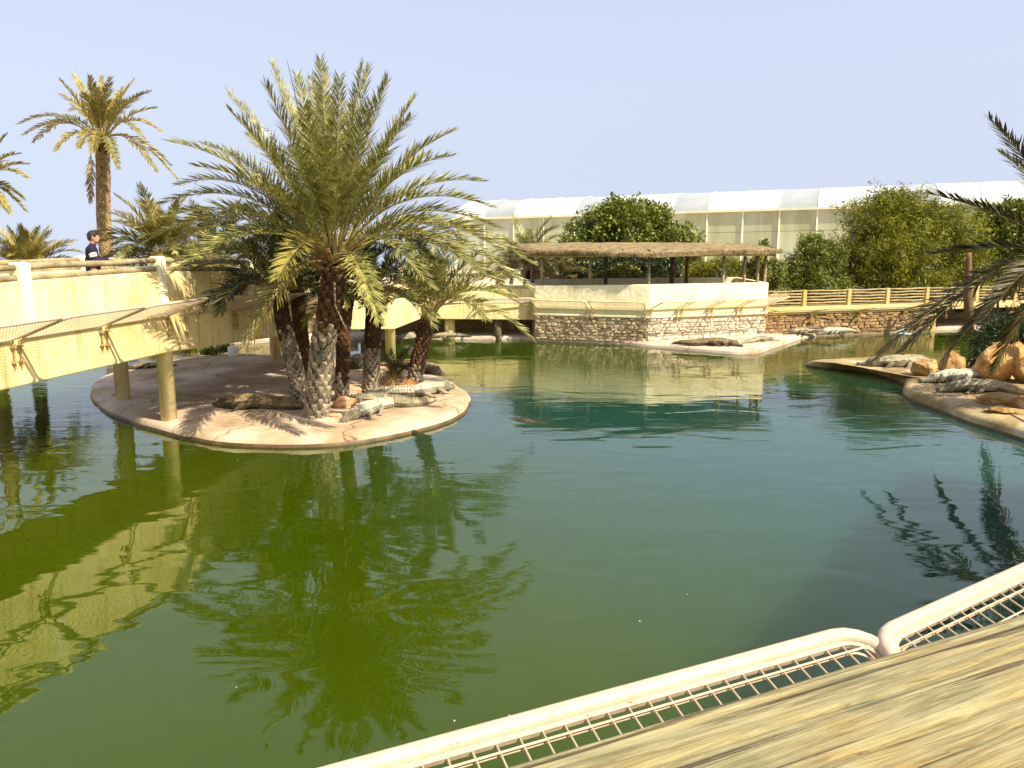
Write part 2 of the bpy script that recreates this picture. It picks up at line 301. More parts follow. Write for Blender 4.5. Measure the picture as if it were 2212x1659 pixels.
M['croc_wet'] = croc_material('wet_crocodile_hide', (0.018, 0.016, 0.008), (0.04, 0.034, 0.016), (0.08, 0.066, 0.034))
for k_ in ('croc', 'croc_brown', 'croc_pale', 'croc_wet'):
    st_ = {'croc': ((0.16, 0.13, 0.08), (0.34, 0.29, 0.18), (0.50, 0.44, 0.30)), 'croc_brown': ((0.10, 0.075, 0.035), (0.22, 0.16, 0.075), (0.38, 0.28, 0.14)), 'croc_wet': ((0.025, 0.022, 0.010), (0.055, 0.046, 0.022), (0.10, 0.085, 0.045)), 'croc_pale': ((0.30, 0.26, 0.18), (0.50, 0.45, 0.33), (0.64, 0.59, 0.47))}[k_]
    M['plates_' + M[k_].name] = mat_noise('plates_' + k_, [(0.3, st_[0]), (0.5, st_[1]), (0.7, st_[2])], 7, 5, 0.75, 0.4, 40)
def water_material():
    m, n, l, p = newmat('pond_water')
    tc = n.new('ShaderNodeTexCoord')
    nz = n.new('ShaderNodeTexNoise'); nz.inputs['Scale'].default_value = 0.10; nz.inputs['Detail'].default_value = 4
    l.new(tc.outputs['Object'], nz.inputs['Vector'])
    r = ramp(n, [(0.3, (0.022, 0.040, 0.0004)), (0.7, (0.034, 0.050, 0.0006))]); l.new(nz.outputs['Fac'], r.inputs[0])
    sx_ = n.new('ShaderNodeSeparateXYZ'); l.new(tc.outputs['Object'], sx_.inputs[0])
    nzb = n.new('ShaderNodeTexNoise'); nzb.inputs['Scale'].default_value = .16; nzb.inputs['Detail'].default_value = 3; l.new(tc.outputs['Object'], nzb.inputs['Vector'])
    sm_ = n.new('ShaderNodeMath'); sm_.operation = 'MULTIPLY_ADD'; sm_.inputs[1].default_value = 4.0; l.new(nzb.outputs['Fac'], sm_.inputs[0])
    dp = n.new('ShaderNodeVectorMath'); dp.operation = 'DOT_PRODUCT'; dp.inputs[1].default_value = (0.7, 0.5, 0); l.new(tc.outputs['Object'], dp.inputs[0]); l.new(dp.outputs['Value'], sm_.inputs[2])
    mrx = n.new('ShaderNodeMapRange'); mrx.inputs[1].default_value = 5.2; mrx.inputs[2].default_value = 12.0; mrx.interpolation_type = 'SMOOTHSTEP'; l.new(sm_.outputs[0], mrx.inputs[0])
    mxx = n.new('ShaderNodeMix'); mxx.data_type = 'RGBA'; mry = n.new('ShaderNodeMapRange'); mry.inputs[1].default_value = 18; mry.inputs[2].default_value = 25; mry.inputs[3].default_value = 1; mry.inputs[4].default_value = 0.1; l.new(sx_.outputs[1], mry.inputs[0])
    mxy = n.new('ShaderNodeMath'); mxy.operation = 'MULTIPLY'; l.new(mrx.outputs[0], mxy.inputs[0]); l.new(mry.outputs[0], mxy.inputs[1]); l.new(mxy.outputs[0], mxx.inputs[0]); l.new(r.outputs[0], mxx.inputs[6]); mxx.inputs[7].default_value = (0.009, 0.046, 0.034, 1)  # teal mid-pond base colour stands in for sky reflected there
    l.new(mxx.outputs[2], p.inputs['Base Color'])
    p.inputs['Roughness'].default_value = 0.012; p.inputs['IOR'].default_value = 1.6; p.inputs['Specular Tint'].default_value = (0.72, 1.0, 0.28, 1)
    p.inputs['Specular IOR Level'].default_value = 0.5
    p.subsurface_method = 'BURLEY'
    p.inputs['Subsurface Weight'].default_value = 1.0; p.inputs['Subsurface Radius'].default_value = (1.0, 1.0, 0.5); p.inputs['Subsurface Scale'].default_value = 2.2
    # long lazy swell, and finer wind ripple in patches
    mp = n.new('ShaderNodeMapping'); mp.inputs['Scale'].default_value = (0.8, 1.5, 1); mp.inputs['Rotation'].default_value = (0, 0, 0.15)
    l.new(tc.outputs['Object'], mp.inputs['Vector'])
    n1 = n.new('ShaderNodeTexNoise'); n1.inputs['Scale'].default_value = 0.85; n1.inputs['Detail'].default_value = 1.5; n1.inputs['Distortion'].default_value = 0.8
    n2 = n.new('ShaderNodeTexNoise'); n2.inputs['Scale'].default_value = 3.6; n2.inputs['Detail'].default_value = 3
    mp2 = n.new('ShaderNodeMapping'); mp2.inputs['Scale'].default_value = (0.55, 1.9, 1); l.new(tc.outputs['Object'], mp2.inputs['Vector'])
    l.new(mp.outputs[0], n1.inputs['Vector']); l.new(mp2.outputs[0], n2.inputs['Vector'])
    n3 = n.new('ShaderNodeTexNoise'); n3.inputs['Scale'].default_value = 0.13; n3.inputs['Detail'].default_value = 2
    l.new(tc.outputs['Object'], n3.inputs['Vector'])
    sep = n.new('ShaderNodeSeparateXYZ'); l.new(tc.outputs['Object'], sep.inputs[0])
    mr = n.new('ShaderNodeMapRange'); mr.inputs[1].default_value = 8; mr.inputs[2].default_value = 20   # open middle is breezier than the sheltered side
    l.new(sep.outputs['Y'], mr.inputs[0])
    mr2 = n.new('ShaderNodeMapRange'); mr2.inputs[1].default_value = 0.40; mr2.inputs[2].default_value = 0.62; l.new(n3.outputs['Fac'], mr2.inputs[0])
    mm = n.new('ShaderNodeMath'); mm.operation = 'MULTIPLY'; l.new(mr.outputs[0], mm.inputs[0]); l.new(mr2.outputs[0], mm.inputs[1])
    ma = n.new('ShaderNodeMath'); ma.operation = 'MULTIPLY_ADD'; ma.inputs[1].default_value = 0.9; ma.inputs[2].default_value = 0.06; l.new(mm.outputs[0], ma.inputs[0])
    b1 = n.new('ShaderNodeBump'); b1.inputs['Strength'].default_value = 0.30; b1.inputs['Distance'].default_value = 0.04
    b2 = n.new('ShaderNodeBump'); b2.inputs['Distance'].default_value = 0.007
    l.new(ma.outputs[0], b2.inputs['Strength'])
    l.new(n1.outputs['Fac'], b1.inputs['Height']); l.new(n2.outputs['Fac'], b2.inputs['Height'])
    l.new(b1.outputs[0], b2.inputs['Normal']); l.new(b2.outputs[0], p.inputs['Normal'])
    return m
M['water'] = water_material()

def timber_material():
    m, n, l, p = newmat('handrail_timber')
    tc = n.new('ShaderNodeTexCoord'); mp = n.new('ShaderNodeMapping'); mp.inputs['Scale'].default_value = (2.2, 42, 42)
    l.new(tc.outputs['Object'], mp.inputs['Vector'])
    nz = n.new('ShaderNodeTexNoise'); nz.inputs['Scale'].default_value = 3.0; nz.inputs['Detail'].default_value = 12; nz.inputs['Distortion'].default_value = 1.2
    nz.inputs['Roughness'].default_value = 0.7
    l.new(mp.outputs[0], nz.inputs['Vector'])
    r = ramp(n, [(0.28, (0.075, 0.055, 0.022)), (0.40, (0.18, 0.145, 0.062)), (0.52, (0.27, 0.23, 0.11)), (0.70, (0.38, 0.34, 0.195))])
    l.new(nz.outputs['Fac'], r.inputs[0])
    mp3 = n.new('ShaderNodeMapping'); mp3.inputs['Scale'].default_value = (3.2, 10, 10); l.new(tc.outputs['Object'], mp3.inputs['Vector'])
    n3 = n.new('ShaderNodeTexNoise'); n3.inputs['Scale'].default_value = 1.6; n3.inputs['Detail'].default_value = 8; n3.inputs['Distortion'].default_value = 1.0; l.new(mp3.outputs[0], n3.inputs['Vector'])
    r3 = ramp(n, [(0.33, (0.98, 0.80, 0.54)), (0.46, (1.0, 0.95, 0.82)), (0.56, (1, 1, 1)), (0.68, (0.66, 0.70, 0.58))]); l.new(n3.outputs['Fac'], r3.inputs[0])
    mx = n.new('ShaderNodeMix'); mx.data_type = 'RGBA'; mx.blend_type = 'MULTIPLY'; mx.inputs[0].default_value = 0.8
    l.new(r.outputs[0], mx.inputs[6]); l.new(r3.outputs[0], mx.inputs[7])
    mp4 = n.new('ShaderNodeMapping'); mp4.inputs['Scale'].default_value = (0.55, 22, 22); l.new(tc.outputs['Object'], mp4.inputs['Vector'])
    n4 = n.new('ShaderNodeTexNoise'); n4.inputs['Scale'].default_value = 2.4; n4.inputs['Detail'].default_value = 6; n4.inputs['Distortion'].default_value = .7; l.new(mp4.outputs[0], n4.inputs['Vector'])
    r4 = ramp(n, [(0.33, (0.16, 0.11, 0.06)), (0.40, (1, 1, 1))]); l.new(n4.outputs['Fac'], r4.inputs[0])
    mx4 = n.new('ShaderNodeMix'); mx4.data_type = 'RGBA'; mx4.blend_type = 'MULTIPLY'; mx4.inputs[0].default_value = 0.9
    l.new(mx.outputs[2], mx4.inputs[6]); l.new(r4.outputs[0], mx4.inputs[7]); l.new(mx4.outputs[2], p.inputs['Base Color'])
    p.inputs['Roughness'].default_value = 0.8
    b = n.new('ShaderNodeBump'); b.inputs['Strength'].default_value = 0.6; b.inputs['Distance'].default_value = 0.006
    b4 = n.new('ShaderNodeBump'); b4.inputs['Strength'].default_value = 0.8; b4.inputs['Distance'].default_value = 0.006; l.new(r4.outputs[0], b4.inputs['Height'])
    l.new(nz.outputs['Fac'], b.inputs['Height']); l.new(b.outputs[0], b4.inputs['Normal']); l.new(b4.outputs[0], p.inputs['Normal'])
    return m
M['timber'] = timber_material()

# ------------------------------------------------------------------ setting: water, apron, ground, island, spit
w = MB().add([(-60, -30, 0), (60, -30, 0), (60, 60, 0), (-60, 60, 0)], [(0, 1, 2, 3)]).build('pond_water', M['water'])
tag(w, 'murky green pond water with gentle ripples and reflections', kind='structure')

shore_v = [(560, 741), (700, 737), (860, 733), (1000, 733), (1143, 734), (1230, 736), (1304, 740), (1385, 748.5), (1465, 755.5), (1540, 762), (1594, 766),
           (1655, 763.6), (1687, 748), (1706, 735), (1760, 727), (1824, 721), (1892, 716), (2016, 714)]
shore = [PZ(x, y, 0.0) for x, y in shore_v]
POND = [(p.x, p.y) for p in shore] + [(21, 34.5), (23, 27), (19, 19), (15, 8), (9, 1), (2, -5), (-9, -6), (-18, 2), (-23, 12), (-21, 22), (-16.5, 26.5)]
PC = Vector((0.0, 14.0))
def pond_r(th):
    d = Vector((math.cos(th), math.sin(th))); best = 1e9
    for i in range(len(POND)):
        a = Vector(POND[i]) - PC; b = Vector(POND[(i + 1) % len(POND)]) - PC; e = b - a
        den = d.x * e.y - d.y * e.x
        if abs(den) < 1e-9: continue
        t = (a.x * e.y - a.y * e.x) / den; u = (a.x * d.y - a.y * d.x) / den
        if t > 0 and -1e-6 <= u <= 1 + 1e-6: best = min(best, t)
    return best
NA = 360
ths = [2 * math.pi * i / NA for i in range(NA)]
rim = [pond_r(t) for t in ths]
def ring_mesh(profile, wob=0.0):
    mb = MB(); k = len(profile)
    for i, t in enumerate(ths):
        d = Vector((math.cos(t), math.sin(t)))
        for j, (dr, z, absr) in enumerate(profile):
            r = absr if absr else rim[i] + dr
            q = PC + d * r; zz = z + (wob * noise.noise(Vector((q.x * 0.7, q.y * 0.7, 3))) if j > 1 else 0)
            mb.v.append((q.x, q.y, zz))
    for i in range(NA):
        i2 = (i + 1) % NA
        for j in range(k - 1): mb.f.append((i * k + j, i * k + j + 1, i2 * k + j + 1, i2 * k + j))
    return mb
o = ring_mesh([(0.02, -0.5, 0), (0.02, 0.07, 0), (0.06, 0.11, 0), (0.5, 0.14, 0), (1.3, 0.17, 0), (2.8, 0.19, 0), (6.5, 0.20, 0)], 0.03).build('shore_apron', M['apron'], smooth=True)
tag(o, 'pale concrete apron round the edge of the pond', kind='structure')
o = ring_mesh([(6.2, 0.10, 0), (6.9, 0.85, 0), (10, 1.0, 0), (20, 0.9, 0), (0, -0.6, 90), (0, -6.5, 250), (0, -32, 900)]).build('ground', M['sand'], smooth=True)
tag(o, 'dry sandy ground reaching to the horizon', kind='structure')

def smooth_closed(pts, n=6):
    out = []; N = len(pts)
    for i in range(N):
        p0, p1, p2, p3 = (Vector(pts[(i + k - 1) % N]) for k in range(4))
        for j in range(n):
            t = j / n
            out.append(0.5 * ((2 * p1) + (p2 - p0) * t + (2 * p0 - 5 * p1 + 4 * p2 - p3) * t * t + (3 * p1 - p0 - 3 * p2 + p3) * t ** 3))
    return out
def slab(name, outline, zt, mat, edge, label, rise=0.06, rings=None, zs=None, wet_rows=1):
    c = sum((Vector(p[:2]) for p in outline), Vector((0, 0))) / len(outline)
    rings = rings or [1.004, 1.0, 0.995, 0.984, 0.965, 0.92, 0.75, 0.45, 0.15]
    zs = zs or [-.45, -.02, zt - .14, zt - .07, zt - .03, zt, zt + .01, zt + .015, zt + .02]
    mb = MB(); n = len(outline)
    for s_, z in zip(rings, zs):
        for p in outline:
            q = c + (Vector(p[:2]) - c) * s_
            zz = z + (0.02 * noise.noise(Vector((q.x * 1.3, q.y * 1.3, 0))) if s_ < .98 else 0)
            ed = (0.03 * noise.noise(Vector((q.x * 3, q.y * 3, 5))) + .07 * noise.noise(Vector((q.x * .9, q.y * .9, 7)))) if s_ > .9 else 0
            mb.v.append((q.x + ed, q.y + ed, zz))
    for j in range(len(rings) - 1):
        for i in range(n):
            i2 = (i + 1) % n; mb.f.append((j * n + i, j * n + i2, (j + 1) * n + i2, (j + 1) * n + i))
    mb.f.append(tuple((len(rings) - 1) * n + i for i in range(n)))
    me = mb.mesh(name); me.materials.append(mat); me.materials.append(edge)
    for p in me.polygons:
        if p.index < n * wet_rows: p.material_index = 1
    o = link(name, me, None, None, True); tag(o, label, kind='structure'); return o
ZI = 0.20
isl_v = [(192, 832), (205, 862), (245, 886), (330, 917), (440, 941), (600, 952), (760, 944), (900, 919), (985, 893), (1016, 862), (1002, 836), (945, 808), (880, 792),
         (800, 780), (700, 771), (600, 766), (500, 764), (420, 770), (330, 783), (240, 803)]
isl = smooth_closed([PZ(x, y, ZI - 0.05)[:2] for x, y in isl_v], 5)
slab('island', isl, ZI, M['concrete'], M['wet'], 'low rounded concrete island with a wet brown rim', wet_rows=2)
spit_v = [(1738, 782), (1780, 790), (1854, 796), (1913, 808), (1950, 823), (1950, 845), (2001, 869), (2060, 893), (2120, 914), (2208, 941), (2330, 985), (2500, 1040)]
spit = [PZ(x, y, 0.10) for x, y in spit_v] + [Vector((16.5, 14.5, 0)), Vector((16.5, 20, 0)), Vector((13.2, 22.6, 0)), Vector((11.2, 23.6, 0)), PZ(1900, 774, 0.1), PZ(1800, 778, 0.1)]
slab('rocky_spit', smooth_closed([p[:2] for p in spit], 4), 0.22, M['slab_wet'], M['wet'], 'stained concrete spit running out from the right bank', rise=0.10,
     rings=[1.03, 1.0, .985, .965, .93, .8, .6, .3, .1], zs=[-.4, -.02, .05, .13, .20, .25, .27, .28, .28], wet_rows=2)

# ------------------------------------------------------------------ guard panels, bridges
def rounded_loop(c, ux, uy, w, h, r, n=5):
    pts = []
    for (sx, sy, a0) in ((1, 1, 0), (-1, 1, 90), (-1, -1, 180), (1, -1, 270)):
        for k in range(n + 1):
            a = R(a0 + 90 * k / n)
            x = sx * (w / 2 - r) + r * math.cos(a); y = sy * (h / 2 - r) + r * math.sin(a)
            pts.append(c + ux * x + uy * y)
    return pts
def guard_panel(parent, a, b, out, up, outdir, cell=0.06, tr=0.03, wr=0.0028, each_wire=False, seg=8, gap=0.04, prop=True, frame_mat=None, rr=0.16):
    """tilted screen hinged along a-b, its free edge lifted outwards"""
    a, b = Vector(a), Vector(b); ux = (b - a).normalized(); L = (b - a).length
    uy = Vector((outdir[0] * out, outdir[1] * out, up)); H = uy.length; uy.normalize()
    uy = (uy - ux * uy.dot(ux)).normalized()
    c = (a + b) / 2 + uy * (H / 2)
    W_ = L - gap
    nrm = ux.cross(uy)
    root = MB().tube(rounded_loop(c, ux, uy, W_, H, rr), tr, seg, closed=True).build('guard_panel', frame_mat or M['tube'], parent, True)
    if each_wire:
        lo, li = rounded_loop(c, ux, uy, W_ - tr, H - tr, rr - tr * .5), rounded_loop(c, ux, uy, W_ - 2 * tr - .030, H - 2 * tr - .030, rr - .042)
        fl = MB(); m_ = len(lo)
        for off in (.004, -.012):
            fl.v += [tuple(p + nrm * off) for p in lo] + [tuple(p + nrm * off) for p in li]
        for i in range(m_):
            j = (i + 1) % m_; fl.f += [(i, j, m_ + j, m_ + i), (2 * m_ + i, 3 * m_ + i, 3 * m_ + j, 2 * m_ + j), (m_ + i, m_ + j, 3 * m_ + j, 3 * m_ + i)]
        fl.build('flange', frame_mat or M['tube'], root)
        MB().tube(rounded_loop(c - nrm * .012, ux, uy, W_ - 2 * tr - .075, H - 2 * tr - .075, rr - .075), .005, 8, closed=True).build('inner_rod', frame_mat or M['wire'], root, True)
    nx = max(2, int(W_ / cell)); ny = max(2, int(H / cell))
    lines = []
    for i in range(1, nx):
        x = -W_ / 2 + W_ * i / nx; e = 0
        dx = W_ / 2 - abs(x)
        if dx < rr: e = rr - math.sqrt(max(0, rr * rr - (rr - dx) ** 2))
        lines.append((c + ux * x + uy * (-H / 2 + e), c + ux * x + uy * (H / 2 - e), 0))
    for j in range(1, ny):
        y = -H / 2 + H * j / ny; e = 0
        dy = H / 2 - abs(y)
        if dy < rr: e = rr - math.sqrt(max(0, rr * rr - (rr - dy) ** 2))
        lines.append((c + uy * y + ux * (-W_ / 2 + e), c + uy * y + ux * (W_ / 2 - e), 1))
    if each_wire:
        for p, q, k in lines:
            MB().tube([p + nrm * (0.004 * k), q + nrm * (0.004 * k)], wr, 6).build('wire', M['wire'], root, True)
    else:
        mb = MB()
        for p, q, k in lines: mb.tube([p + nrm * (0.004 * k), q + nrm * (0.004 * k)], wr, 4, caps=False)
        mb.build('wire_mesh', M['wire'], root, kind='stuff')
    if prop:
        for s_ in (-1, 1):
            q0 = c + ux * (s_ * (W_ / 2 - 0.02)) - uy * (H / 2)
            mb = MB().tube([q0 - Vector((0, 0, 0.46)), q0], 0.013, 6)
            for dz in (.12, .36): mb.box(q0 - Vector((0, 0, dz)), (.07, .07, .035))
            mb.build('bracket', M['iron'], root)
    return root
def offset_line(pts, d):
    out = []
    for i, p in enumerate(pts):
        p = Vector(p[:2]); dirs = []
        if i > 0: dirs.append((p - Vector(pts[i - 1][:2])).normalized())
        if i < len(pts) - 1: dirs.append((Vector(pts[i + 1][:2]) - p).normalized())
        ns = [Vector((-q.y, q.x)) for q in dirs]; nn = sum(ns, Vector((0, 0))).normalized()
        out.append(p + nn * (d / max(0.35, nn.dot(ns[0]))))
    return out
def wall_piece(parent, a, b, da, db, th, z0, z1, mat, name='parapet_wall', nrm=None):
    """rendered wall between plan points a, b, with drops da, db"""
    a, b = Vector(a[:2]), Vector(b[:2]); t = (b - a).normalized(); n = Vector((-t.y, t.x)) if nrm is None else Vector(nrm)
    poly = [a, b, b + n * th, a + n * th]
    return MB().prism(poly, [z0 + da, z0 + db, z0 + db, z0 + da], [z1 + da, z1 + db, z1 + db, z1 + da]).build(name, mat, parent, bevel=0.03)
def log(parent, a, b, r, mat=None, name='rail'):
    a, b = Vector(a), Vector(b); n = 5; t = (b - a).normalized()
    pts = []; ph = random.uniform(0, 9)
    for i in range(n + 1):
        p = a.lerp(b, i / n); p.z += 0.012 * math.sin(ph + i * 1.7) if 0 < i < n else 0; pts.append(p)
    return MB().tube(pts, [r * random.uniform(.9, 1.08) for _ in pts], 10).build(name, mat or M['log'], parent, True)

# --- main footbridge (left, ramping down towards the far walkway)
E = [(-8.75, 7.0, 0.0), (-7.95, 12.0, 0.0), (-6.95, 16.45, 0.0), (-5.95, 20.8, -0.22), (-5.05, 24.7, -0.50), (-3.62, 25.2, -0.55), (-3.4, 30.4, -0.78), (0.95, 30.75, -0.85)]
ZW1, ZHN, ZW0, ZDK = 3.24, 2.36, 1.60, 2.5
BW = 2.3
bridge = thing('footbridge', (-8, 14, 0), 'cream plastered footbridge on round columns crossing the island at left', 'footbridge')
Lf = offset_line(E, BW); Ln = [Vector(p[:2]) for p in E]
for i in range(len(E) - 1):
    a, b, da, db = E[i], E[i + 1], E[i][2], E[i + 1][2]
    zt = ZW1
    if i == 4: zt = 2.45
    if i >= 5: zt = 2.75
    z0 = ZW0
    wall_piece(bridge, a, b, da, db, 0.18, z0, zt, M['plaster'])
    la, lb = Lf[i], Lf[i + 1]
    t = (lb - la).normalized(); n = Vector((t.y, -t.x))
    wall_piece(bridge, la, lb, da, db, 0.18, z0, zt, M['plaster'], nrm=n)
    ins = offset_line(E, 0.17); ins2 = offset_line(E, BW - 0.17)
    poly = [ins[i], ins[i + 1], ins2[i + 1], ins2[i]]
    MB().prism(poly, [ZDK - 0.35 + da, ZDK - 0.35 + db, ZDK - 0.35 + db, ZDK - 0.35 + da], [ZDK + da, ZDK + db, ZDK + db, ZDK + da]).build('deck', M['plaster'], bridge)
def on_edge(line, s):
    for i in range(len(line) - 1):
        a, b = Vector(line[i][:2]), Vector(line[i + 1][:2]); L = (b - a).length
        if s <= L or i == len(line) - 2:
            t = s / L; return a.lerp(b, t), E[i][2] + (E[i + 1][2] - E[i][2]) * t, (b - a).normalized()
        s -= L
def arc_at_y(line, y):
    s = 0
    for i in range(len(line) - 1):
        a, b = Vector(line[i][:2]), Vector(line[i + 1][:2])
        if a.y <= y <= b.y: return s + (b - a).length * (y - a.y) / (b.y - a.y)
        s += (b - a).length
for side, line in ((0, [tuple(p[:2]) for p in E]), (1, [tuple(p) for p in Lf])):
    ys = [8.8, 13.05, 16.4, 19.6, 22.4, 24.6] if side == 0 else [9.6, 13.6, 17.4, 20.4, 23.2, 26]
    prev = None
    for y in ys:
        p, dz, t = on_edge(line, arc_at_y(line, y)); n = Vector((-t.y, t.x)) * (1 if side == 0 else -1)
        q = p + n * 0.07
        w_ = 0.24
        MB().box((q.x, q.y, 2.945 + dz), (w_, w_, 1.17), Matrix.Rotation(math.atan2(t.y, t.x), 3, 'Z')).build('post', M['plaster_pale'], bridge, bevel=0.04)
        if prev:
            (q0, dz0) = prev
            lo = y < 13.2 and side == 0
            for h, r in ((3.455, 0.055), (3.285, 0.05)) + (((3.10, 0.05),) if lo else ()):
                log(bridge, (q0.x, q0.y, h + dz0), (q.x, q.y, h + dz), r)
        prev = (q, dz)
for (x, y) in ((-7.10, 16.55), (-9.0, 18.6), (-5.55, 23.6), (-7.2, 24.7), (-3.82, 25.55), (-7.9, 10.9), (-10.6, 11.6)):
    z1 = 1.7 if y < 20 else 1.3
    prof = [(0.16, -0.4), (0.16, z1 - 0.06), (0.19, z1 - 0.04), (0.19, z1 + 0.06)]
    MB().tube([(x, y, z) for r, z in prof], [r for r, z in prof], 20).build('column', M['plaster'], bridge, True)
for x in (-2.4, 0.1):
    p = PZ(970 if x < -1 else 1075, 727, 0.15); p = (p.x, 30.95)
    MB().tube([(p[0], p[1], z) for z in (-0.3, 0.95)], 0.2 if x < -1 else 0.14, 16).build('column', M['plaster'] if x < -1 else M['logdark'], bridge, True)
# screens along the pond side of the bridge
for y0, y1 in ((7.6, 9.25), (9.3, 11.0), (11.05, 12.7), (12.75, 14.62), (14.67, 16.5), (17.0, 18.8), (18.85, 20.7), (20.9, 22.7), (22.75, 24.5)):
    l0 = [tuple(p[:2]) for p in E]
    p, d0, t = on_edge(l0, arc_at_y(l0, y0)); q, d1, t = on_edge(l0, arc_at_y(l0, y1)); n = Vector((t.y, -t.x))
    a = Vector((p.x, p.y, ZHN + d0)) + Vector((n.x, n.y, 0)) * 0.04; b = Vector((q.x, q.y, ZHN + d1)) + Vector((n.x, n.y, 0)) * 0.04
    guard_panel(bridge, a, b, 0.95, 0.36, n, 0.06, 0.028, 0.0032)
# the far walkway part
for x0, x1 in ((-3.1, -1.2), (-1.15, 0.7)):
    guard_panel(bridge, (x0, 30.36, 1.42), (x1, 30.62, 1.42), 0.85, 0.22, Vector((0.06, -1)), 0.09, 0.028, 0.0035)

# ------------------------------------------------------------------ stone walls
def stone_meshes(seed, n=8):
    out = []; r_ = random.Random(seed)
    for k in range(n):
        mb = MB(); vs_ = []
        for (y, ins) in ((0.0, 0.0), (-0.6, 0.04), (-1.0, 0.16)):
            for (sx, sz) in ((-1, -1), (1, -1), (1, 1), (-1, 1)):
                vs_.append((sx * (0.5 - ins) + r_.uniform(-.13, .13), y + r_.uniform(-.2, .2) * (y < 0), sz * (0.5 - ins) + r_.uniform(-.14, .14)))
        f = [(8, 9, 10, 11)]
        for j in (0, 4):
            for i in range(4): f.append((j + i, j + (i + 1) % 4, j + 4 + (i + 1) % 4, j + 4 + i))
        out.append(mb.add(vs_, f).mesh('stone'))
    return out
def lay_stones(parent, a, b, z0, z1, mat, hrow, wmin, wmax, meshes, depth=0.05, limit=300, z1b=None):
    """courses of irregular stones on the face a->b (face looks to the right of a->b)"""
    for me in meshes:
        if not me.materials: me.materials.append(mat)
    a, b = Vector(a[:2]), Vector(b[:2]); t = (b - a).normalized(); L = (b - a).length; n = Vector((t.y, -t.x)); base = origin(parent)
    ang = math.atan2(t.y, t.x); z = z0; cnt = 0
    while z < z1 - 0.03 and cnt < limit:
        h = hrow * random.uniform(0.6, 1.35); h = min(h, z1 - z)
        s = random.uniform(-wmax, 0) * 0.5
        while s < L and cnt < limit:
            wd = random.uniform(wmin, wmax); s0 = max(s, 0.0); s1 = min(s + wd, L)
            if s1 - s0 > 0.05:
                p = a + t * ((s0 + s1) / 2)
                o = bpy.data.objects.new('stone', random.choice(meshes)); col.objects.link(o); o.parent = parent
                o.location = Vector((p.x, p.y, z + h / 2)) - base; o.rotation_euler = (0, random.uniform(-.10, .10), ang)
                o.scale = ((s1 - s0) * random.uniform(.8, .98), depth * random.uniform(.4, 1.5), h * random.uniform(.72, 1.0)); o.location.z += random.uniform(-.012, .012)
                cnt += 1
            s += wd
        z += h
    return cnt

# --- pavilion on the far bank
PL, PM, PR = Vector((0.82, 30.3)), Vector((4.85, 29.2)), Vector((9.6, 30.8))
PB1, PB2 = Vector((9.45, 34.6)), Vector((0.6, 34.6))
pav = thing('thatched_pavilion', (5, 30.5, 0.1), 'viewing pavilion with thatched roof on poles, cream parapet and stone base', 'pavilion')
plan = [PL, PM, PR, PB1, PB2]
def inset_plan(d):
    c = sum(plan, Vector((0, 0))) / 5
    n = len(plan); out = []
    for i in range(n):
        p0, p1, p2 = plan[i - 1], plan[i], plan[(i + 1) % n]
        n1 = Vector((-(p1 - p0).normalized().y, (p1 - p0).normalized().x)); n2 = Vector((-(p2 - p1).normalized().y, (p2 - p1).normalized().x))
        nn = (n1 + n2).normalized(); out.append(p1 + nn * (d / nn.dot(n1)))
    return out
base_in = inset_plan(0.05)
MB().prism(base_in, -0.2, 0.97).build('stone_base', M['mortar_pale'], pav)
MB().prism(inset_plan(-0.02), 0.97, 1.06).build('floor_slab', M['plaster_pale'], pav, bevel=0.02)
sm = stone_meshes(3)
lay_stones(pav, base_in[0], base_in[1], 0.1, 0.97, M['stone_pale'], 0.115, 0.12, 0.38, sm, 0.05, 150)
lay_stones(pav, base_in[1], base_in[2], 0.1, 0.97, M['stone_sunlit'], 0.115, 0.12, 0.38, stone_meshes(5), 0.05, 150)
tops = [2.06, 2.17, 2.15, 2.15, 2.06]
for i in range(5):
    a, b = plan[i], plan[(i + 1) % 5]; t = (b - a).normalized(); n = Vector((-t.y, t.x))
    a2, b2 = inset_plan(0.2)[i], inset_plan(0.2)[(i + 1) % 5]
    z1a, z1b = tops[i], tops[(i + 1) % 5]
    MB().prism([a, b, b2, a2], 1.063, [z1a, z1b, z1b, z1a]).build('parapet_wall', M['plaster_pale'], pav, bevel=0.03)
# poles
pole_v = [(1171, 30.5, 0), (1274, 30.05, 0), (1401, 29.6, 0), (1562, 30.5, 0), (1607, 30.8, 0), (1636, 31.0, 0), (1652, 31.25, 0),
          (1150, 32.1, 1), (1308, 34.0, 1), (1452, 34.0, 1), (1483, 34.2, 1)]
for vx, y, k in pole_v:
    q = PY(vx, 600, y); top = 3.3 + (0.12 if k else 0)
    r0 = 0.06 if k == 0 else (0.075 if vx != 1452 else 0.1)
    MB().tube([(q.x, q.y, 1.065), (q.x + random.uniform(-.01, .01), q.y, 2.3), (q.x, q.y, top)], [r0 * 1.08, r0, r0 * .92], 10).build('pole', M['log'] if k == 0 else M['logdark'], pav, True)
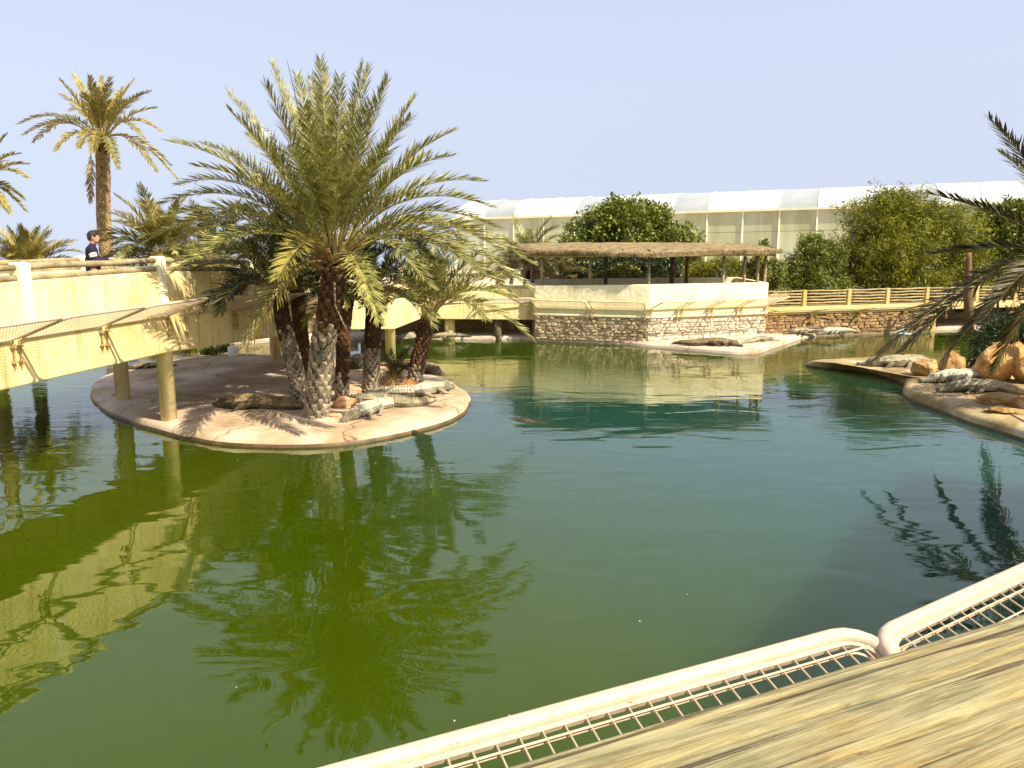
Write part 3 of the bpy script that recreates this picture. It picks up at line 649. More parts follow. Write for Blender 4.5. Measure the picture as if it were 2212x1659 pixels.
# roof: edge beams and thatch
rf = [PL + Vector((-0.1, 0.02)), PM + Vector((0, -0.08)), PR + Vector((0.12, 0.02)), PB1 + Vector((0.2, 0.3)), PB2 + Vector((-0.3, 0.3))]
ez = [3.15, 3.23, 3.18, 3.4, 3.35]
for i in range(5):
    a, b = rf[i], rf[(i + 1) % 5]
    log(pav, (a.x, a.y, ez[i]), (b.x, b.y, ez[(i + 1) % 5]), 0.065, name='roof_beam')
for k in range(9):
    t = (k + .5) / 9; a = PL.lerp(PM, t * 2) if t < .5 else PM.lerp(PR, t * 2 - 1); b = PB2.lerp(PB1, t)
    log(pav, (a.x, a.y, 3.36), (b.x, b.y, 3.52), 0.04, M['logdark'], 'rafter')
ro = [rf[0] + Vector((-.28, -.2)), rf[1] + Vector((0, -.3)), rf[2] + Vector((.25, -.2)), rf[3] + Vector((.2, .2)), rf[4] + Vector((-.3, .2))]
def roof_z(x, y):
    return 3.30 + 0.30 * (1 - math.exp(-max(0, (y - 28.9)) / 2.2)) + 0.035 * noise.noise(Vector((x * 1.3, y * 1.3, 0))) - 0.03 * max(0, (x - 7.5)) - 0.02 * max(0, 2.5 - x)
mb = MB(); NX, NY = 46, 16
for j in range(NY + 1):
    v = j / NY
    for i in range(NX + 1):
        u = i / NX
        f = ro[0].lerp(ro[1], u * 2) if u < .5 else ro[1].lerp(ro[2], u * 2 - 1); bk = ro[4].lerp(ro[3], u)
        q = f.lerp(bk, v); e = min(v, 1 - v, u, 1 - u)
        q = q + Vector((noise.noise(Vector((q.x * 3, q.y * 3, 1))), noise.noise(Vector((q.x * 3, q.y * 3, 2))))) * 0.07
        mb.v.append((q.x, q.y, roof_z(q.x, q.y) - (0.10 if e < .01 else 0.0)))
nn = len(mb.v)
for i in range(nn): x, y, z = mb.v[i]; mb.v.append((x, y, z - 0.08))
for j in range(NY):
    for i in range(NX):
        a = j * (NX + 1) + i; q = (a, a + 1, a + NX + 2, a + NX + 1); mb.f.append(q); mb.f.append(tuple(k + nn for k in reversed(q)))
edge = [i for i in range(NX)] 
for i in range(NX): mb.f.append((i, i + nn, i + 1 + nn, i + 1)); b_ = NY * (NX + 1); mb.f.append((b_ + i + 1, b_ + i + 1 + nn, b_ + i + nn, b_ + i))
for j in range(NY):
    a = j * (NX + 1); c_ = a + NX + 1; mb.f.append((c_, c_ + nn, a + nn, a)); a += NX; c_ += NX; mb.f.append((a, a + nn, c_ + nn, c_))
thatch = mb.build('thatch_roof', M['thatch'], pav, True)
thatch.modifiers.new('edge', 'EDGE_SPLIT').split_angle = R(50)
V_, F_ = [], []
def strand(p, d, w_, L):
    s_ = d.cross(Vector((0, 0, 1)))
    if s_.length < 1e-3: s_ = Vector((1, 0, 0))
    s_.normalize(); b = len(V_)
    tip = p + d * L
    V_.extend([p - s_ * w_, p + s_ * w_, tip + s_ * w_ * .3, tip - s_ * w_ * .3]); F_.append((b, b + 1, b + 2, b + 3))
for k in range(5200):
    u = random.random(); v = random.random() ** 1.5
    edge_k = k < 2600
    f = ro[0].lerp(ro[1], u * 2) if u < .5 else ro[1].lerp(ro[2], u * 2 - 1); bk = ro[4].lerp(ro[3], u)
    if edge_k: v = random.uniform(0, 0.03)
    q = f.lerp(bk, v); z = roof_z(q.x, q.y) + random.uniform(-.08, .015 if edge_k else .02)
    d = Vector((random.gauss(0, .35), -1, -0.55 + random.gauss(0, .25) - (0.15 if edge_k else -.4))).normalized()
    strand(Vector((q.x, q.y, z)), d, random.uniform(.004, .009), random.uniform(.07, .19))
for k in range(700):
    v = random.random(); sd = random.choice((0, 1)); f = ro[2].lerp(ro[3], v) if sd else ro[0].lerp(ro[4], v)
    strand(Vector((f.x, f.y, roof_z(f.x, f.y) + random.uniform(-.08, .02))), Vector((1 if sd else -1, random.gauss(0, .4), -.8)).normalized(), .008, random.uniform(.1, .28))
link('straw', np_mesh('straw', V_, F_), M['thatch'], thatch)['kind'] = 'stuff'
# pavilion screens and legs
for (a, b, ks) in ((PL, PM, 2), (PM, PR, 4)):
    t = (b - a).normalized(); n = Vector((t.y, -t.x)); L = (b - a).length
    for k in range(ks):
        p, q = a.lerp(b, k / ks), a.lerp(b, (k + 1) / ks)
        pp = Vector((p.x, p.y, 1.31)) + Vector((n.x, n.y, 0)) * .05; qq = Vector((q.x, q.y, 1.31)) + Vector((n.x, n.y, 0)) * .05
        guard_panel(pav, pp, qq, 0.85, 0.30, n, 0.10, 0.024, 0.006, gap=0.16, rr=0.08, frame_mat=M['plaster'])
a = PR; n = Vector((0.99, -0.1))
guard_panel(pav, (a.x + .03, a.y + .05, 1.31), (a.x, a.y + 1.9, 1.31), 0.85, 0.30, n, 0.10, 0.024, 0.006, frame_mat=M['plaster'])
# skirting band below the screens
for (a, b) in ((PL, PM), (PM, PR)):
    t = (b - a).normalized(); n = Vector((t.y, -t.x))
    MB().bar((a.x + n.x * .05, a.y + n.y * .05, 1.31), (b.x + n.x * .05, b.y + n.y * .05, 1.31), 0.05, 0.05).build('skirting_bar', M['plaster'], pav)

# --- rear retaining walls
def stone_wall(name, label, a, b, z0, z1, mat, mort, th=0.35, hrow=0.11, wmin=0.16, wmax=0.42, limit=300, cap=None):
    t_ = thing(name, (a[0], a[1], 0), label, 'wall'); A, B = Vector(a), Vector(b); t = (B - A).normalized(); n = Vector((-t.y, t.x))
    MB().prism([A, B, B + n * th, A + n * th], -0.2, z1).build('wall_core', mort, t_)
    lay_stones(t_, A, B, z0, z1 - .01, mat, hrow, wmin, wmax, stone_meshes(hash(name) % 97 if False else len(label)), 0.05, limit)
    if cap: MB().prism([A - n * .05, B - n * .05, B + n * (th + .05), A + n * (th + .05)], z1, z1 + cap).build('coping', M['plaster'], t_, bevel=.02)
    return t_
WRa, WRb = PY(1640, 720, 31.0), PY(2012, 708, 33.3)
stone_wall('stone_wall', 'brown rubble stone wall below the slatted fence, right of the pavilion', WRa[:2], WRb[:2], 0.12, 0.90, M['stone'], M['mortar'])
stone_wall('stone_wall', 'dark rubble stone wall under the far walkway, left of the pavilion', (-6.0, 32.2), (0.75, 32.3), 0.10, 1.0, M['stone'], M['mortar'])
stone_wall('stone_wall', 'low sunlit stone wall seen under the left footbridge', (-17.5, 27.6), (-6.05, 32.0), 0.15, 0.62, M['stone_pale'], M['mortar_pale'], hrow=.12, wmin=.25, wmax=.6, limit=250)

# --- rear boardwalk with slatted fence
bw = thing('boardwalk', (WRa.x, WRa.y, 0), 'cream boardwalk running along the top of the rear stone wall', 'boardwalk')
A, B = Vector(WRa[:2]), Vector(WRb[:2]); t = (B - A).normalized(); n = Vector((-t.y, t.x)); B2 = B + t * 10
MB().prism([A - n * .10, B2 - n * .10, B2 + n * 1.9, A + n * 1.9], 0.905, 1.06).build('deck', M['plaster_tan'], bw, bevel=.02)
MB().prism([B + n * .02, B + t * .22 + n * .02, B + t * .22 + n * .3, B + n * .3], -.2, 0.90).build('pier', M['plaster_tan'], bw)
MB().prism([B + n * 2.4, B2 + n * 2.4, B2 + n * 2.6, B + n * 2.6], -.2, 0.90).build('back_wall', M['mortar'], bw)
Lw = (B - A).length; k = 0
cuts = [0.15, 2.2, 4.4, 6.55, Lw + .6]
for s0, s1 in zip(cuts[:-1], cuts[1:]):
    p, q = A + t * s0, A + t * s1
    guard_panel(bw, (p.x - n.x * .12, p.y - n.y * .12, 1.0), (q.x - n.x * .12, q.y - n.y * .12, 1.0), 0.75, 0.14, -n, 0.10, 0.026, 0.0035, frame_mat=M['plaster_tan'])
fence = thing('slatted_fence', (WRa.x, WRa.y, 1), 'timber rail fence with cream posts behind the rear boardwalk', 'fence')
fp = []
for vx in (1650, 1736, 1832, 1915, 2000, 2107, 2190, 2280):
    d = ray(vx, 650); ab = A + n * 1.3; e = t
    den = d.x * e.y - d.y * e.x; tt = (ab.x * e.y - ab.y * e.x) / den; fp.append(Vector((d.x * tt, d.y * tt)))
for i, p in enumerate(fp):
    MB().box((p.x, p.y, 1.36), (0.17, 0.17, 0.72), Matrix.Rotation(math.atan2(t.y, t.x), 3, 'Z')).build('post', M['plaster_tan'], fence, bevel=.02)
    if i + 1 < len(fp):
        q = fp[i + 1]
        for h in (1.19, 1.31, 1.43, 1.55, 1.67):
            log(fence, (p.x, p.y, h), (q.x, q.y, h), 0.034, M['slat'])

# ------------------------------------------------------------------ greenhouse
gA, gB = PY(985, 474, 68.0), PY(2420, 431, 52.0)
gh = thing('greenhouse', (gA.x, gA.y, 1.0), 'long white arched greenhouse with cloudy film walls behind the trees', 'greenhouse')
A, B = gA, gB; t2 = (B - A).normalized(); hz = Vector((t2.x, t2.y, 0)).normalized(); back = Vector((-hz.y, hz.x, 0))
NB = int((B - A).length / 2.45)
HW, RISE = 5.0, 1.6
def arc(p, k, n=14):
    a = math.pi * k / n; return p + back * (HW - HW * math.cos(a)) + Vector((0, 0, RISE * math.sin(a)))
for i in range(NB):
    p, q = A.lerp(B, i / NB), A.lerp(B, (i + 1) / NB)
    p_, q_ = p.lerp(q, .012), p.lerp(q, .988)
    mb = MB()
    for k in range(15): mb.v.extend([tuple(arc(p_, k)), tuple(arc(q_, k))])
    m_ = len(mb.v)
    for k in range(15): mb.v.extend([tuple(arc(p_, k) - Vector((0, 0, .05))), tuple(arc(q_, k) - Vector((0, 0, .05)))])
    for k in range(14): mb.f.append((2 * k, 2 * k + 1, 2 * k + 3, 2 * k + 2)); mb.f.append((m_ + 2 * k + 2, m_ + 2 * k + 3, m_ + 2 * k + 1, m_ + 2 * k))
    for k in range(14): mb.f.append((2 * k, 2 * k + 2, m_ + 2 * k + 2, m_ + 2 * k)); mb.f.append((2 * k + 1, m_ + 2 * k + 1, m_ + 2 * k + 3, 2 * k + 3))
    grey = (i % 3 == 1)
    rp = mb.build('roof_panel', M['gh_grey'] if grey else M['gh_white'], gh, True)
    rp.modifiers.new('edge', 'EDGE_SPLIT').split_angle = R(40)
    tb = MB().tube([arc(p, k) + Vector((0, 0, .02)) for k in range(15)], 0.022, 6); tb.build('roof_rib', M['gh_frame'], gh, True)
    zb = 0.9
    for (z0, z1) in ((zb, p.z - 2.95), (p.z - 2.95, p.z - 1.5), (p.z - 1.5, p.z - .05)):
        c0, c1 = Vector((p_.x, p_.y, 0)), Vector((q_.x, q_.y, 0)); dz = q.z - p.z
        MB().add([(c0.x, c0.y, z0 + .012), (c1.x, c1.y, z0 + .012 + dz * (z0 > 1)), (c1.x, c1.y, z1 - .012 + dz), (c0.x, c0.y, z1 - .012)] +
                 [(v[0] + back.x * .04, v[1] + back.y * .04, v[2]) for v in [(c0.x, c0.y, z0 + .012), (c1.x, c1.y, z0 + .012 + dz * (z0 > 1)), (c1.x, c1.y, z1 - .012 + dz), (c0.x, c0.y, z1 - .012)]],
                 [(0, 1, 2, 3), (7, 6, 5, 4), (0, 4, 5, 1), (1, 5, 6, 2), (2, 6, 7, 3), (3, 7, 4, 0)]).build('wall_panel', M['gh_wall'], gh)
    MB().bar((p.x - back.x * .04, p.y - back.y * .04, zb), (p.x - back.x * .04, p.y - back.y * .04, p.z), .10, .10, Vector((0, 1, 0))).build('mullion', M['gh_frame'], gh)
MB().bar(A - back * .1 + Vector((0, 0, .02)), B - back * .1 + Vector((0, 0, .02)), .22, .16).build('gutter', M['gh_frame'], gh)
bk0, bk1 = A + back * HW * 2, B + back * HW * 2
MB().prism([bk0[:2], bk1[:2], (bk1 + back * .1)[:2], (bk0 + back * .1)[:2]], .9, [A.z, B.z, B.z, A.z]).build('rear_wall', M['gh_wall'], gh)

# ------------------------------------------------------------------ palms
def leaflets(curve, Lf_, n_side, seed, vang=0.5, wid=0.017, maxl=0.42, start=0.16, lean=0.75, nrm_hint=Vector((0, 0, 1)), ragged=0.12, thin=0.0):
    """curve: list of points; returns V, F (quads/tri padded) of leaflets"""
    r_ = random.Random(seed); n = len(curve); V, Fc = [], []
    cum = [0.0]
    for i in range(1, n): cum.append(cum[-1] + (curve[i] - curve[i - 1]).length)
    tot = cum[-1]
    def at(s):
        d = s * tot
        for i in range(1, n):
            if d <= cum[i] or i == n - 1:
                f = (d - cum[i - 1]) / max(1e-9, cum[i] - cum[i - 1])
                return curve[i - 1].lerp(curve[i], f), (curve[i] - curve[i - 1]).normalized()
    for k in range(n_side):
        s = start + (1 - start) * (k + r_.uniform(-.3, .3)) / n_side; s = min(max(s, .03), .998)
        p, T = at(s)
        Bn = T.cross(nrm_hint)
        if Bn.length < .05: Bn = T.cross(Vector((0, 1, 0.2)))
        Bn.normalize(); N = Bn.cross(T).normalized()
        prof = min(1.0, (s - start + .06) / .2) * (1 - 0.6 * max(0, (s - .55) / .45) ** 1.6)
        for sd in (-1, 1):
            if r_.random() < thin: continue
            L = maxl * prof * r_.uniform(1 - ragged, 1 + ragged) * Lf_
            a = lean * (1.05 - 0.5 * s) + r_.uniform(-.14, .14); v = vang + r_.choice((-.3, 0, .35)) + r_.uniform(-.12, .12)
            D = (T * math.cos(a) + (Bn * sd * math.cos(v) + N * math.sin(v)) * math.sin(a)).normalized()
            S = D.cross(N * math.cos(v) - Bn * sd * math.sin(v))
            if S.length < .01: S = T.copy()
            S.normalize(); w_ = wid * (0.75 + .5 * prof) * r_.uniform(.8, 1.2)
            droop = Vector((0, 0, -1)) * (0.10 * L * r_.uniform(.2, 1.6))
            m = p + D * (L * .5) + droop * .25; tip = p + D * L + droop
            b = len(V); V.extend([p - S * w_ * .5, p + S * w_ * .5, m + S * w_, m - S * w_, tip + S * w_ * .12, tip - S * w_ * .12])
            Fc.append((b, b + 1, b + 2, b + 3)); Fc.append((b + 3, b + 2, b + 4, b + 5))
    return V, Fc
def frond_mesh(name, curve, seed, n_side=55, rb=0.022, mat=None, scale=1.0, **kw):
    V, Fc = leaflets(curve, scale, n_side, seed, **kw)
    nl = len(Fc)
    mb = MB(); m = len(curve)
    mb.tube(curve, [rb * (1 - .9 * (i / (m - 1)) ** .8) for i in range(m)], 5)
    off = len(V); V = [tuple(v) for v in V] + mb.v; Fc = Fc + [tuple(i + off for i in f) for f in mb.f]
    me = bpy.data.meshes.new(name); me.from_pydata(V, [], Fc); me.update()
    me.materials.append(mat or M['frond']); me.materials.append(M['rachis'])
    mi = np.zeros(len(Fc), dtype=np.int32); mi[nl:] = 1; me.polygons.foreach_set('material_index', mi)
    return me
def bez(p0, p1, p2, n=12):
    return [p0 * (1 - t) ** 2 + p1 * (2 * t * (1 - t)) + p2 * t * t for t in [i / n for i in range(n + 1)]]
# generic fronds, unit length, for smaller palms (shared meshes)
GEN = {}
def gen_curve(e0, droop, n=12):
    p = Vector((0, 0, 0)); out = [p.copy()]
    for i in range(n):
        t = (i + .5) / n; e = e0 - droop * t ** 1.4; p = p + Vector((math.cos(e), 0, math.sin(e))) / n; out.append(p.copy())
    return out
for mk in ('frond', 'frond_dark', 'frond_gold', 'frond_dry'):
    GEN[mk] = []
    for k, (e0, dr) in enumerate(((80, 35), (62, 55), (45, 70), (28, 75), (8, 70), (-15, 60), (-40, 40))):
        if mk == 'frond_dry' and e0 > 0: continue
        GEN[mk].append((e0, frond_mesh('frond', gen_curve(R(e0), R(dr)), k * 7 + 1, 62, 0.006, M[mk], maxl=0.20, wid=0.0062, vang=.38, lean=.9)))
def put_frond(parent, mk, loc, az, e0, L, roll=0.0):
    cand = GEN[mk]; me = min(cand, key=lambda c: abs(c[0] - e0))
    o = bpy.data.objects.new('frond', me[1]); col.objects.link(o); o.parent = parent
    o.location = Vector(loc) - origin(parent); o.rotation_euler = Euler((roll, R(-(e0 - me[0])) , az), 'XYZ'); o.scale = (L, L, L)
    return o
def crown(parent, c, n, L, mats, emax=85, emin=-25, seed=0, azr=None, skip=None, rad=0.10):
    r_ = random.Random(seed)
    for k in range(n):
        u = (k + .5) / n; e0 = emax + (emin - emax) * u ** 0.85 + r_.uniform(-7, 7); az = k * 2.39996 + r_.uniform(-.25, .25)
        if azr and not (azr[0] <= (az % (2 * math.pi)) <= azr[1]): continue
        mk = mats[min(len(mats) - 1, int(u * len(mats)))] if isinstance(mats, (list, tuple)) else mats
        put_frond(parent, mk, (c[0] + rad * math.cos(az), c[1] + rad * math.sin(az), c[2] - .25 * u * rad * 4), az, e0, L * r_.uniform(.85, 1.1), r_.uniform(-.2, .2))
BOOT = []
for s_ in range(5):
    r_ = random.Random(s_); j = lambda a: r_.uniform(-a, a)
    mb = MB(); P = [(-.5, .05, .1 + j(.1)), (.5, .05, .1 + j(.1)), (.34 + j(.1), .34, .8 + j(.12)), (-.34 + j(.1), .34, .8 + j(.12)), (0, .02, -.5), (-.28, .12, .95 + j(.1)), (.28, .12, .95), (0 + j(.06), .36, .25)]
    mb.add(P, [(0, 4, 7), (4, 1, 7), (0, 7, 3), (7, 2, 3), (1, 2, 7), (3, 2, 6, 5), (0, 3, 5), (2, 1, 6)])
    BOOT.append(mb)
BOOT_ME = {}
for mk in ('boot_grey', 'boot_red'):
    BOOT_ME[mk] = []
    for b in BOOT:
        me = b.mesh('leaf_base'); me.materials.append(M[mk]); BOOT_ME[mk].append(me)
def trunk(parent, path, rad, size=0.15, singly=False, split=0.6, core='bark', seed=0, matpair=('boot_grey', 'boot_red')):
    r_ = random.Random(seed); path = [Vector(p) for p in path]
    # smooth the path
    pts = []
    n = len(path)
    for i in range(n - 1):
        p0, p1, p2, p3 = path[max(i - 1, 0)], path[i], path[i + 1], path[min(i + 2, n - 1)]
        for k in range(6):
            t = k / 6; pts.append(0.5 * ((2 * p1) + (p2 - p0) * t + (2 * p0 - 5 * p1 + 4 * p2 - p3) * t * t + (3 * p1 - p0 - 3 * p2 + p3) * t ** 3))
    pts.append(path[-1]); m = len(pts)
    rr = [rad[0] + (rad[1] - rad[0]) * i / (m - 1) for i in range(m)]
    tk = MB().tube(pts, [r * .9 for r in rr], 14).build('trunk', M[core], parent, True)
    cum = [0]
    for i in range(1, m): cum.append(cum[-1] + (pts[i] - pts[i - 1]).length)
    s = 0.03; row = 0; tot = cum[-1]; base = origin(tk)
    bag = {matpair[0]: MB(), matpair[1]: MB()}
    while s < tot - 0.02:
        i = next(k for k in range(1, m) if cum[k] >= s or k == m - 1); f = (s - cum[i - 1]) / (cum[i] - cum[i - 1])
        p = pts[i - 1].lerp(pts[i], f); T = (pts[i] - pts[i - 1]).normalized(); r = rr[i - 1] + (rr[i] - rr[i - 1]) * f
        nk = max(6, int(2 * math.pi * r / (size * .95)))
        for k in range(nk):
            a = 2 * math.pi * (k + .5 * (row % 2)) / nk + r_.uniform(-.12, .12)
            X = Vector((math.cos(a), math.sin(a), 0)); X = (X - T * X.dot(T)).normalized(); S = T.cross(X)
            mk = matpair[0] if s / tot + r_.uniform(-.06, .06) < split else matpair[1]
            sz = size * r_.uniform(.9, 1.15)
            Mx = Matrix((( -S.x, X.x, T.x, 0), (-S.y, X.y, T.y, 0), (-S.z, X.z, T.z, 0), (0, 0, 0, 1))) @ Matrix.Diagonal((sz * .80, sz * .80, sz * .72, 1))
            loc = p + X * (r * .86)
            bi = r_.randrange(5)
            if singly:
                o = bpy.data.objects.new('leaf_base', BOOT_ME[mk][bi]); col.objects.link(o); o.parent = tk
                o.matrix_basis = Matrix.Translation(loc - base) @ Mx
            else:
                mm = Matrix.Translation(loc) @ Mx; bag[mk].add([mm @ Vector(v) for v in BOOT[bi].v], BOOT[bi].f)
        s += size * .62; row += 1
    if not singly:
        for mk, b in bag.items():
            if b.v: b.build('leaf_bases', M[mk], tk, kind='stuff')
    return tk

def hero_fronds(parent, C, depth_px, tips, L, mats, n_side=60, maxl=0.46, wid=0.019, seed=0, rb=0.026, start=.16, vang=.36):
    """each tip: (vx, vy, side) sighted at the crown's own distance; side -1 leans to the viewer, +1 away"""
    for k, tp in enumerate(tips):
        vx, vy, sd = tp[:3]; mk = tp[3] if len(tp) > 3 else mats; sag = tp[4] if len(tp) > 4 else None
        q = PY(vx, vy, C.y); dx = (q - C); pl = dx.length
        LL = max(L, pl * 1.02); dy = math.sqrt(max(0.02, LL * LL - pl * pl)) * .72 * sd
        tip = PY(vx, vy, C.y + dy)
        d = tip - C; up = Vector((0, 0, 1))
        if sag is None: sag = 0.10 + 0.30 * max(0, 1 - max(0, d.normalized().z))
        ctrl = C + d * .42 + up * (sag * d.length)
        st = C + Vector((d.x, d.y, 0)).normalized() * .12 + Vector((0, 0, random.uniform(-.1, .06)))
        cv = bez(st, ctrl, tip, 14)
        hint = up if abs(d.normalized().z) < .9 else Vector((0, -1, .3))
        if d.normalized().z > .6: hint = (up + Vector((-d.x, -d.y - .3, 0)) * .6).normalized()
        me = frond_mesh('frond', cv, seed * 100 + k, n_side, rb, M[mk], nrm_hint=hint, maxl=maxl, wid=wid, vang=vang, lean=.92, start=start)
        link('frond', me, None, parent)

# --- the big palm of the island
Cp = PY(722, 562, 16.7)
pA = thing('date_palm', PZ(680, 905, ZI), 'largest date palm on the island, trunk nearest the water with grey scaly base', 'palm tree', 'palms growing on the island')
bA = PZ(682, 900, ZI)
trunk(pA, [bA + Vector((0, 0, -.1)), PY(690, 820, bA.y), PY(700, 730, bA.y + .05), PY(716, 650, Cp.y), Cp + Vector((0, 0, -.12))], (0.25, 0.23), 0.20, True, 0.62, seed=1)
tipsA = [(493, 201, .2), (493, 236, -1), (585, 135, .3), (572, 181, -1), (692, 131, -1), (672, 168, 1), (734, 168, -1), (784, 137, .3), (798, 142, 1), (839, 168, -1), (898, 208, .5),
         (888, 252, -1), (984, 282, .5, 'frond', .26), (978, 337, -1, 'frond', .30), (1041, 392, .5, 'frond', .34), (1061, 447, -1, 'frond', .36), (1070, 491, 1, 'frond', .36), (1150, 570, -.2), (1148, 627, -.6), (366, 306, .3, 'frond', .26), (438, 311, 1), (423, 359, -1, 'frond', .30), (383, 400, 1, 'frond', .34),
         (350, 440, .5, 'frond', .36), (357, 469, -1), (300, 530, .3), (372, 590, -1), (330, 560, .8), (532, 752, -1, 'frond_gold', .36), (600, 600, -1, 'frond_gold', .35), (818, 695, -1, 'frond', .36), (930, 620, -1), (1040, 590, -1), (690, 190, 1), (655, 230, -1), (800, 220, -1), (530, 290, 1), (930, 330, 1), (640, 160, 1),
         (1080, 540, 1), (455, 540, -1), (520, 560, 1), (640, 250, 1), (760, 230, 1), (620, 320, -1), (840, 330, -1), (545, 400, -1, 'frond', .2), (900, 420, 1), (480, 470, 1), (1000, 520, 1),
         (930, 560, 1, 'frond_dark'), (1110, 640, .5), (700, 300, -1), (735, 360, -1)]
hero_fronds(pA, Cp, 0, tipsA, 3.9, 'frond', 88, 0.50, 0.0125, 1, start=.22, vang=.42)
# the unopened spear, fibre and cut stubs at the heart
sp = PY(620, 131, Cp.y + .4); MB().tube([Cp, Cp.lerp(sp, .5), sp], [0.03, .022, .004], 6).build('spear_leaf', M['bark'], pA, True)
for k in range(34):
    a = random.uniform(0, 6.28); e = random.uniform(.1, 1.2); d = Vector((math.cos(a) * math.cos(e), math.sin(a) * math.cos(e), math.sin(e)))
    p = Cp + Vector((math.cos(a), math.sin(a), 0)) * .18 + Vector((0, 0, -.35 + .35 * e))
    q = p + d * random.uniform(.25, .6); w_ = .05
    MB().bar(p, q, w_ * 1.6, w_ * .7).build('leaf_stub', M['fibre'] if k % 3 else M['frond_dry'], pA, bevel=.008)
hang = [PY(722, 610, bA.y - .35), PY(724, 660, bA.y - .38), PY(740, 695, bA.y - .4), PY(752, 715, bA.y - .35)]
MB().tube(hang, [.022, .018, .016, .01], 6).build('dry_stalk', M['boot_grey'], pA, True)

# --- the other island palms
def island_palm(label, bv, path_v, tops, rad, L, n, mats, split, seed, fronds=None, emax=80, emin=-30, yoff=0.0, size=.13, singly=False):
    b = PZ(bv[0], bv[1], ZI); p_ = thing('date_palm', b, label, 'palm tree', 'palms growing on the island')
    pts = [b + Vector((0, 0, -.1))] + [PY(x, y, b.y + yoff * (i + 1) / len(path_v)) for i, (x, y) in enumerate(path_v)]
    trunk(p_, pts, rad, size, singly, split, seed=seed)
    crown(p_, pts[-1] + Vector((0, 0, .1)), n, L, mats, emax, emin, seed)
    return p_, pts[-1]
island_palm('date palm leaning left behind the big trunk, grey scaly base and dark top', (652, 872), [(638, 800), (615, 710), (600, 628)], None, (.20, .16), 2.3, 22, ['frond_dark', 'frond', 'frond_dark'], .62, 11, yoff=.5, emin=12)
island_palm('shaded dark-trunked date palm between the leaning palm and the big trunk', (662, 838), [(655, 760), (645, 670), (638, 590)], None, (.17, .17), 2.4, 22, ['frond_dark', 'frond_dark'], .1, 12, yoff=.8, emin=10)
island_palm('slim red-barked date palm just right of the big trunk', (738, 868), [(740, 790), (744, 700), (752, 640)], None, (.15, .14), 1.9, 15, ['frond_dark', 'frond'], .25, 13, yoff=.5, emin=20)
island_palm('straight date palm with pale scaly base, second from right on the island', (800, 848), [(803, 780), (806, 700), (808, 630)], None, (.21, .17), 2.0, 22, ['frond_dark', 'frond_dark', 'frond'], .45, 14, yoff=.4, emin=5)
pE = thing('date_palm', PZ(893, 838, ZI), 'rightmost date palm on the island, short trunk tilted right with open crown', 'palm tree', 'palms growing on the island')
bE = PZ(893, 836, ZI); topE = PY(927, 682, bE.y + .3)
trunk(pE, [bE + Vector((0, 0, -.1)), PY(902, 785, bE.y), PY(915, 730, bE.y + .1), topE], (.19, .18), .13, True, .3, seed=15)
tipsE = [(790, 640, -.5), (820, 600, 1), (850, 560, -.6), (880, 520, .6), (905, 500, -.6), (940, 520, .8), (975, 510, -.7), (1000, 530, .5), (1040, 545, -.6), (1070, 590, .6), (1150, 735, -.3, 'frond', .42),
         (1100, 640, -.6), (1120, 600, .6), (1050, 690, -1), (1130, 660, .9), (800, 690, 1), (960, 560, -1), (865, 600, -1), (1085, 560, 1), (780, 665, .5)]
hero_fronds(pE, topE + Vector((0, 0, .08)), 0, tipsE, 2.5, 'frond', 68, .44, .0115, 5, rb=.02)
# small offshoot palm with dry tuft at its foot
pS = thing('palm_offshoot', PZ(850, 832, ZI), 'small spiky palm offshoot with a dry orange tuft at its foot', 'palm', 'palms growing on the island')
bS = PZ(850, 830, ZI)
for k in range(9): put_frond(pS, 'frond_dark', bS, k * 2.4, 70 + random.uniform(-14, 12), random.uniform(.7, 1.35))
V_, F_ = [], []
for k in range(900):
    a = random.uniform(0, 6.28); r = abs(random.gauss(0, .22)); p = bS + Vector((math.cos(a) * r, math.sin(a) * r, random.uniform(-.02, .3) * max(0, 1 - r * 1.6)))
    d = Vector((math.cos(a), math.sin(a), random.uniform(-.5, 1.0))).normalized(); strand(p, d, .008, random.uniform(.1, .4))
link('dry_tuft', np_mesh('dry_tuft', V_, F_), M['frond_dry'], pS)['kind'] = 'stuff'

# --- tall palm and neighbours left of the bridge
Cg = PY(220, 300, 30.0)
pG = thing('date_palm', (PY(231, 600, 30.0).x, 30.0, 1.0), 'tall date palm with bare tan trunk standing behind the boy', 'palm tree')
trunk(pG, [(PY(231, 640, 30).x, 30.0, .9), PY(231, 560, 30), PY(224, 470, 30), PY(223, 380, 30), Cg + Vector((0, 0, -.1))], (.25, .23), .13, False, .95, 'bark_tan', 21, ('boot_tan', 'boot_red'))
tipsG = [(129, 173, -.6), (159, 161, .8), (194, 164, -.8), (220, 164, 1), (240, 167, -1), (289, 173, .6), (326, 197, -.5), (337, 234, .6), (126, 203, .6), (40, 268, .2), (49, 293, -.5), (73, 307, .8), (120, 324, -1),
         (256, 364, -1, 'frond', .3), (383, 388, .2), (339, 371, -.6), (346, 283, -.6), (369, 358, .6), (300, 215, -1), (175, 200, -1), (265, 190, .4), (150, 240, 1), (310, 300, -1), (100, 285, 1), (210, 190, -1), (250, 210, 1), (200, 330, -1), (170, 320, -1)]
hero_fronds(pG, Cg, 0, tipsG, 3.0, 'frond_gold', 52, .36, .019, 8, rb=.03, start=.2)
hero_fronds(pG, Cg + Vector((-.3, 0, -.2)), 0, [(196, 437, -.2, 'frond_dry', .1)], 2.0, 'frond_dry', 34, .30, .02, 9)
Ch = PY(-50, 400, 27.0)
pH = thing('date_palm', (Ch.x, 27, 1.0), 'date palm at the left edge of the picture, only its right fronds showing', 'palm tree')
trunk(pH, [(Ch.x, 27, .8), (Ch.x, 27, 3), Ch], (.26, .24), .14, False, .95, 'bark_tan', 22, ('boot_tan', 'boot_red'))
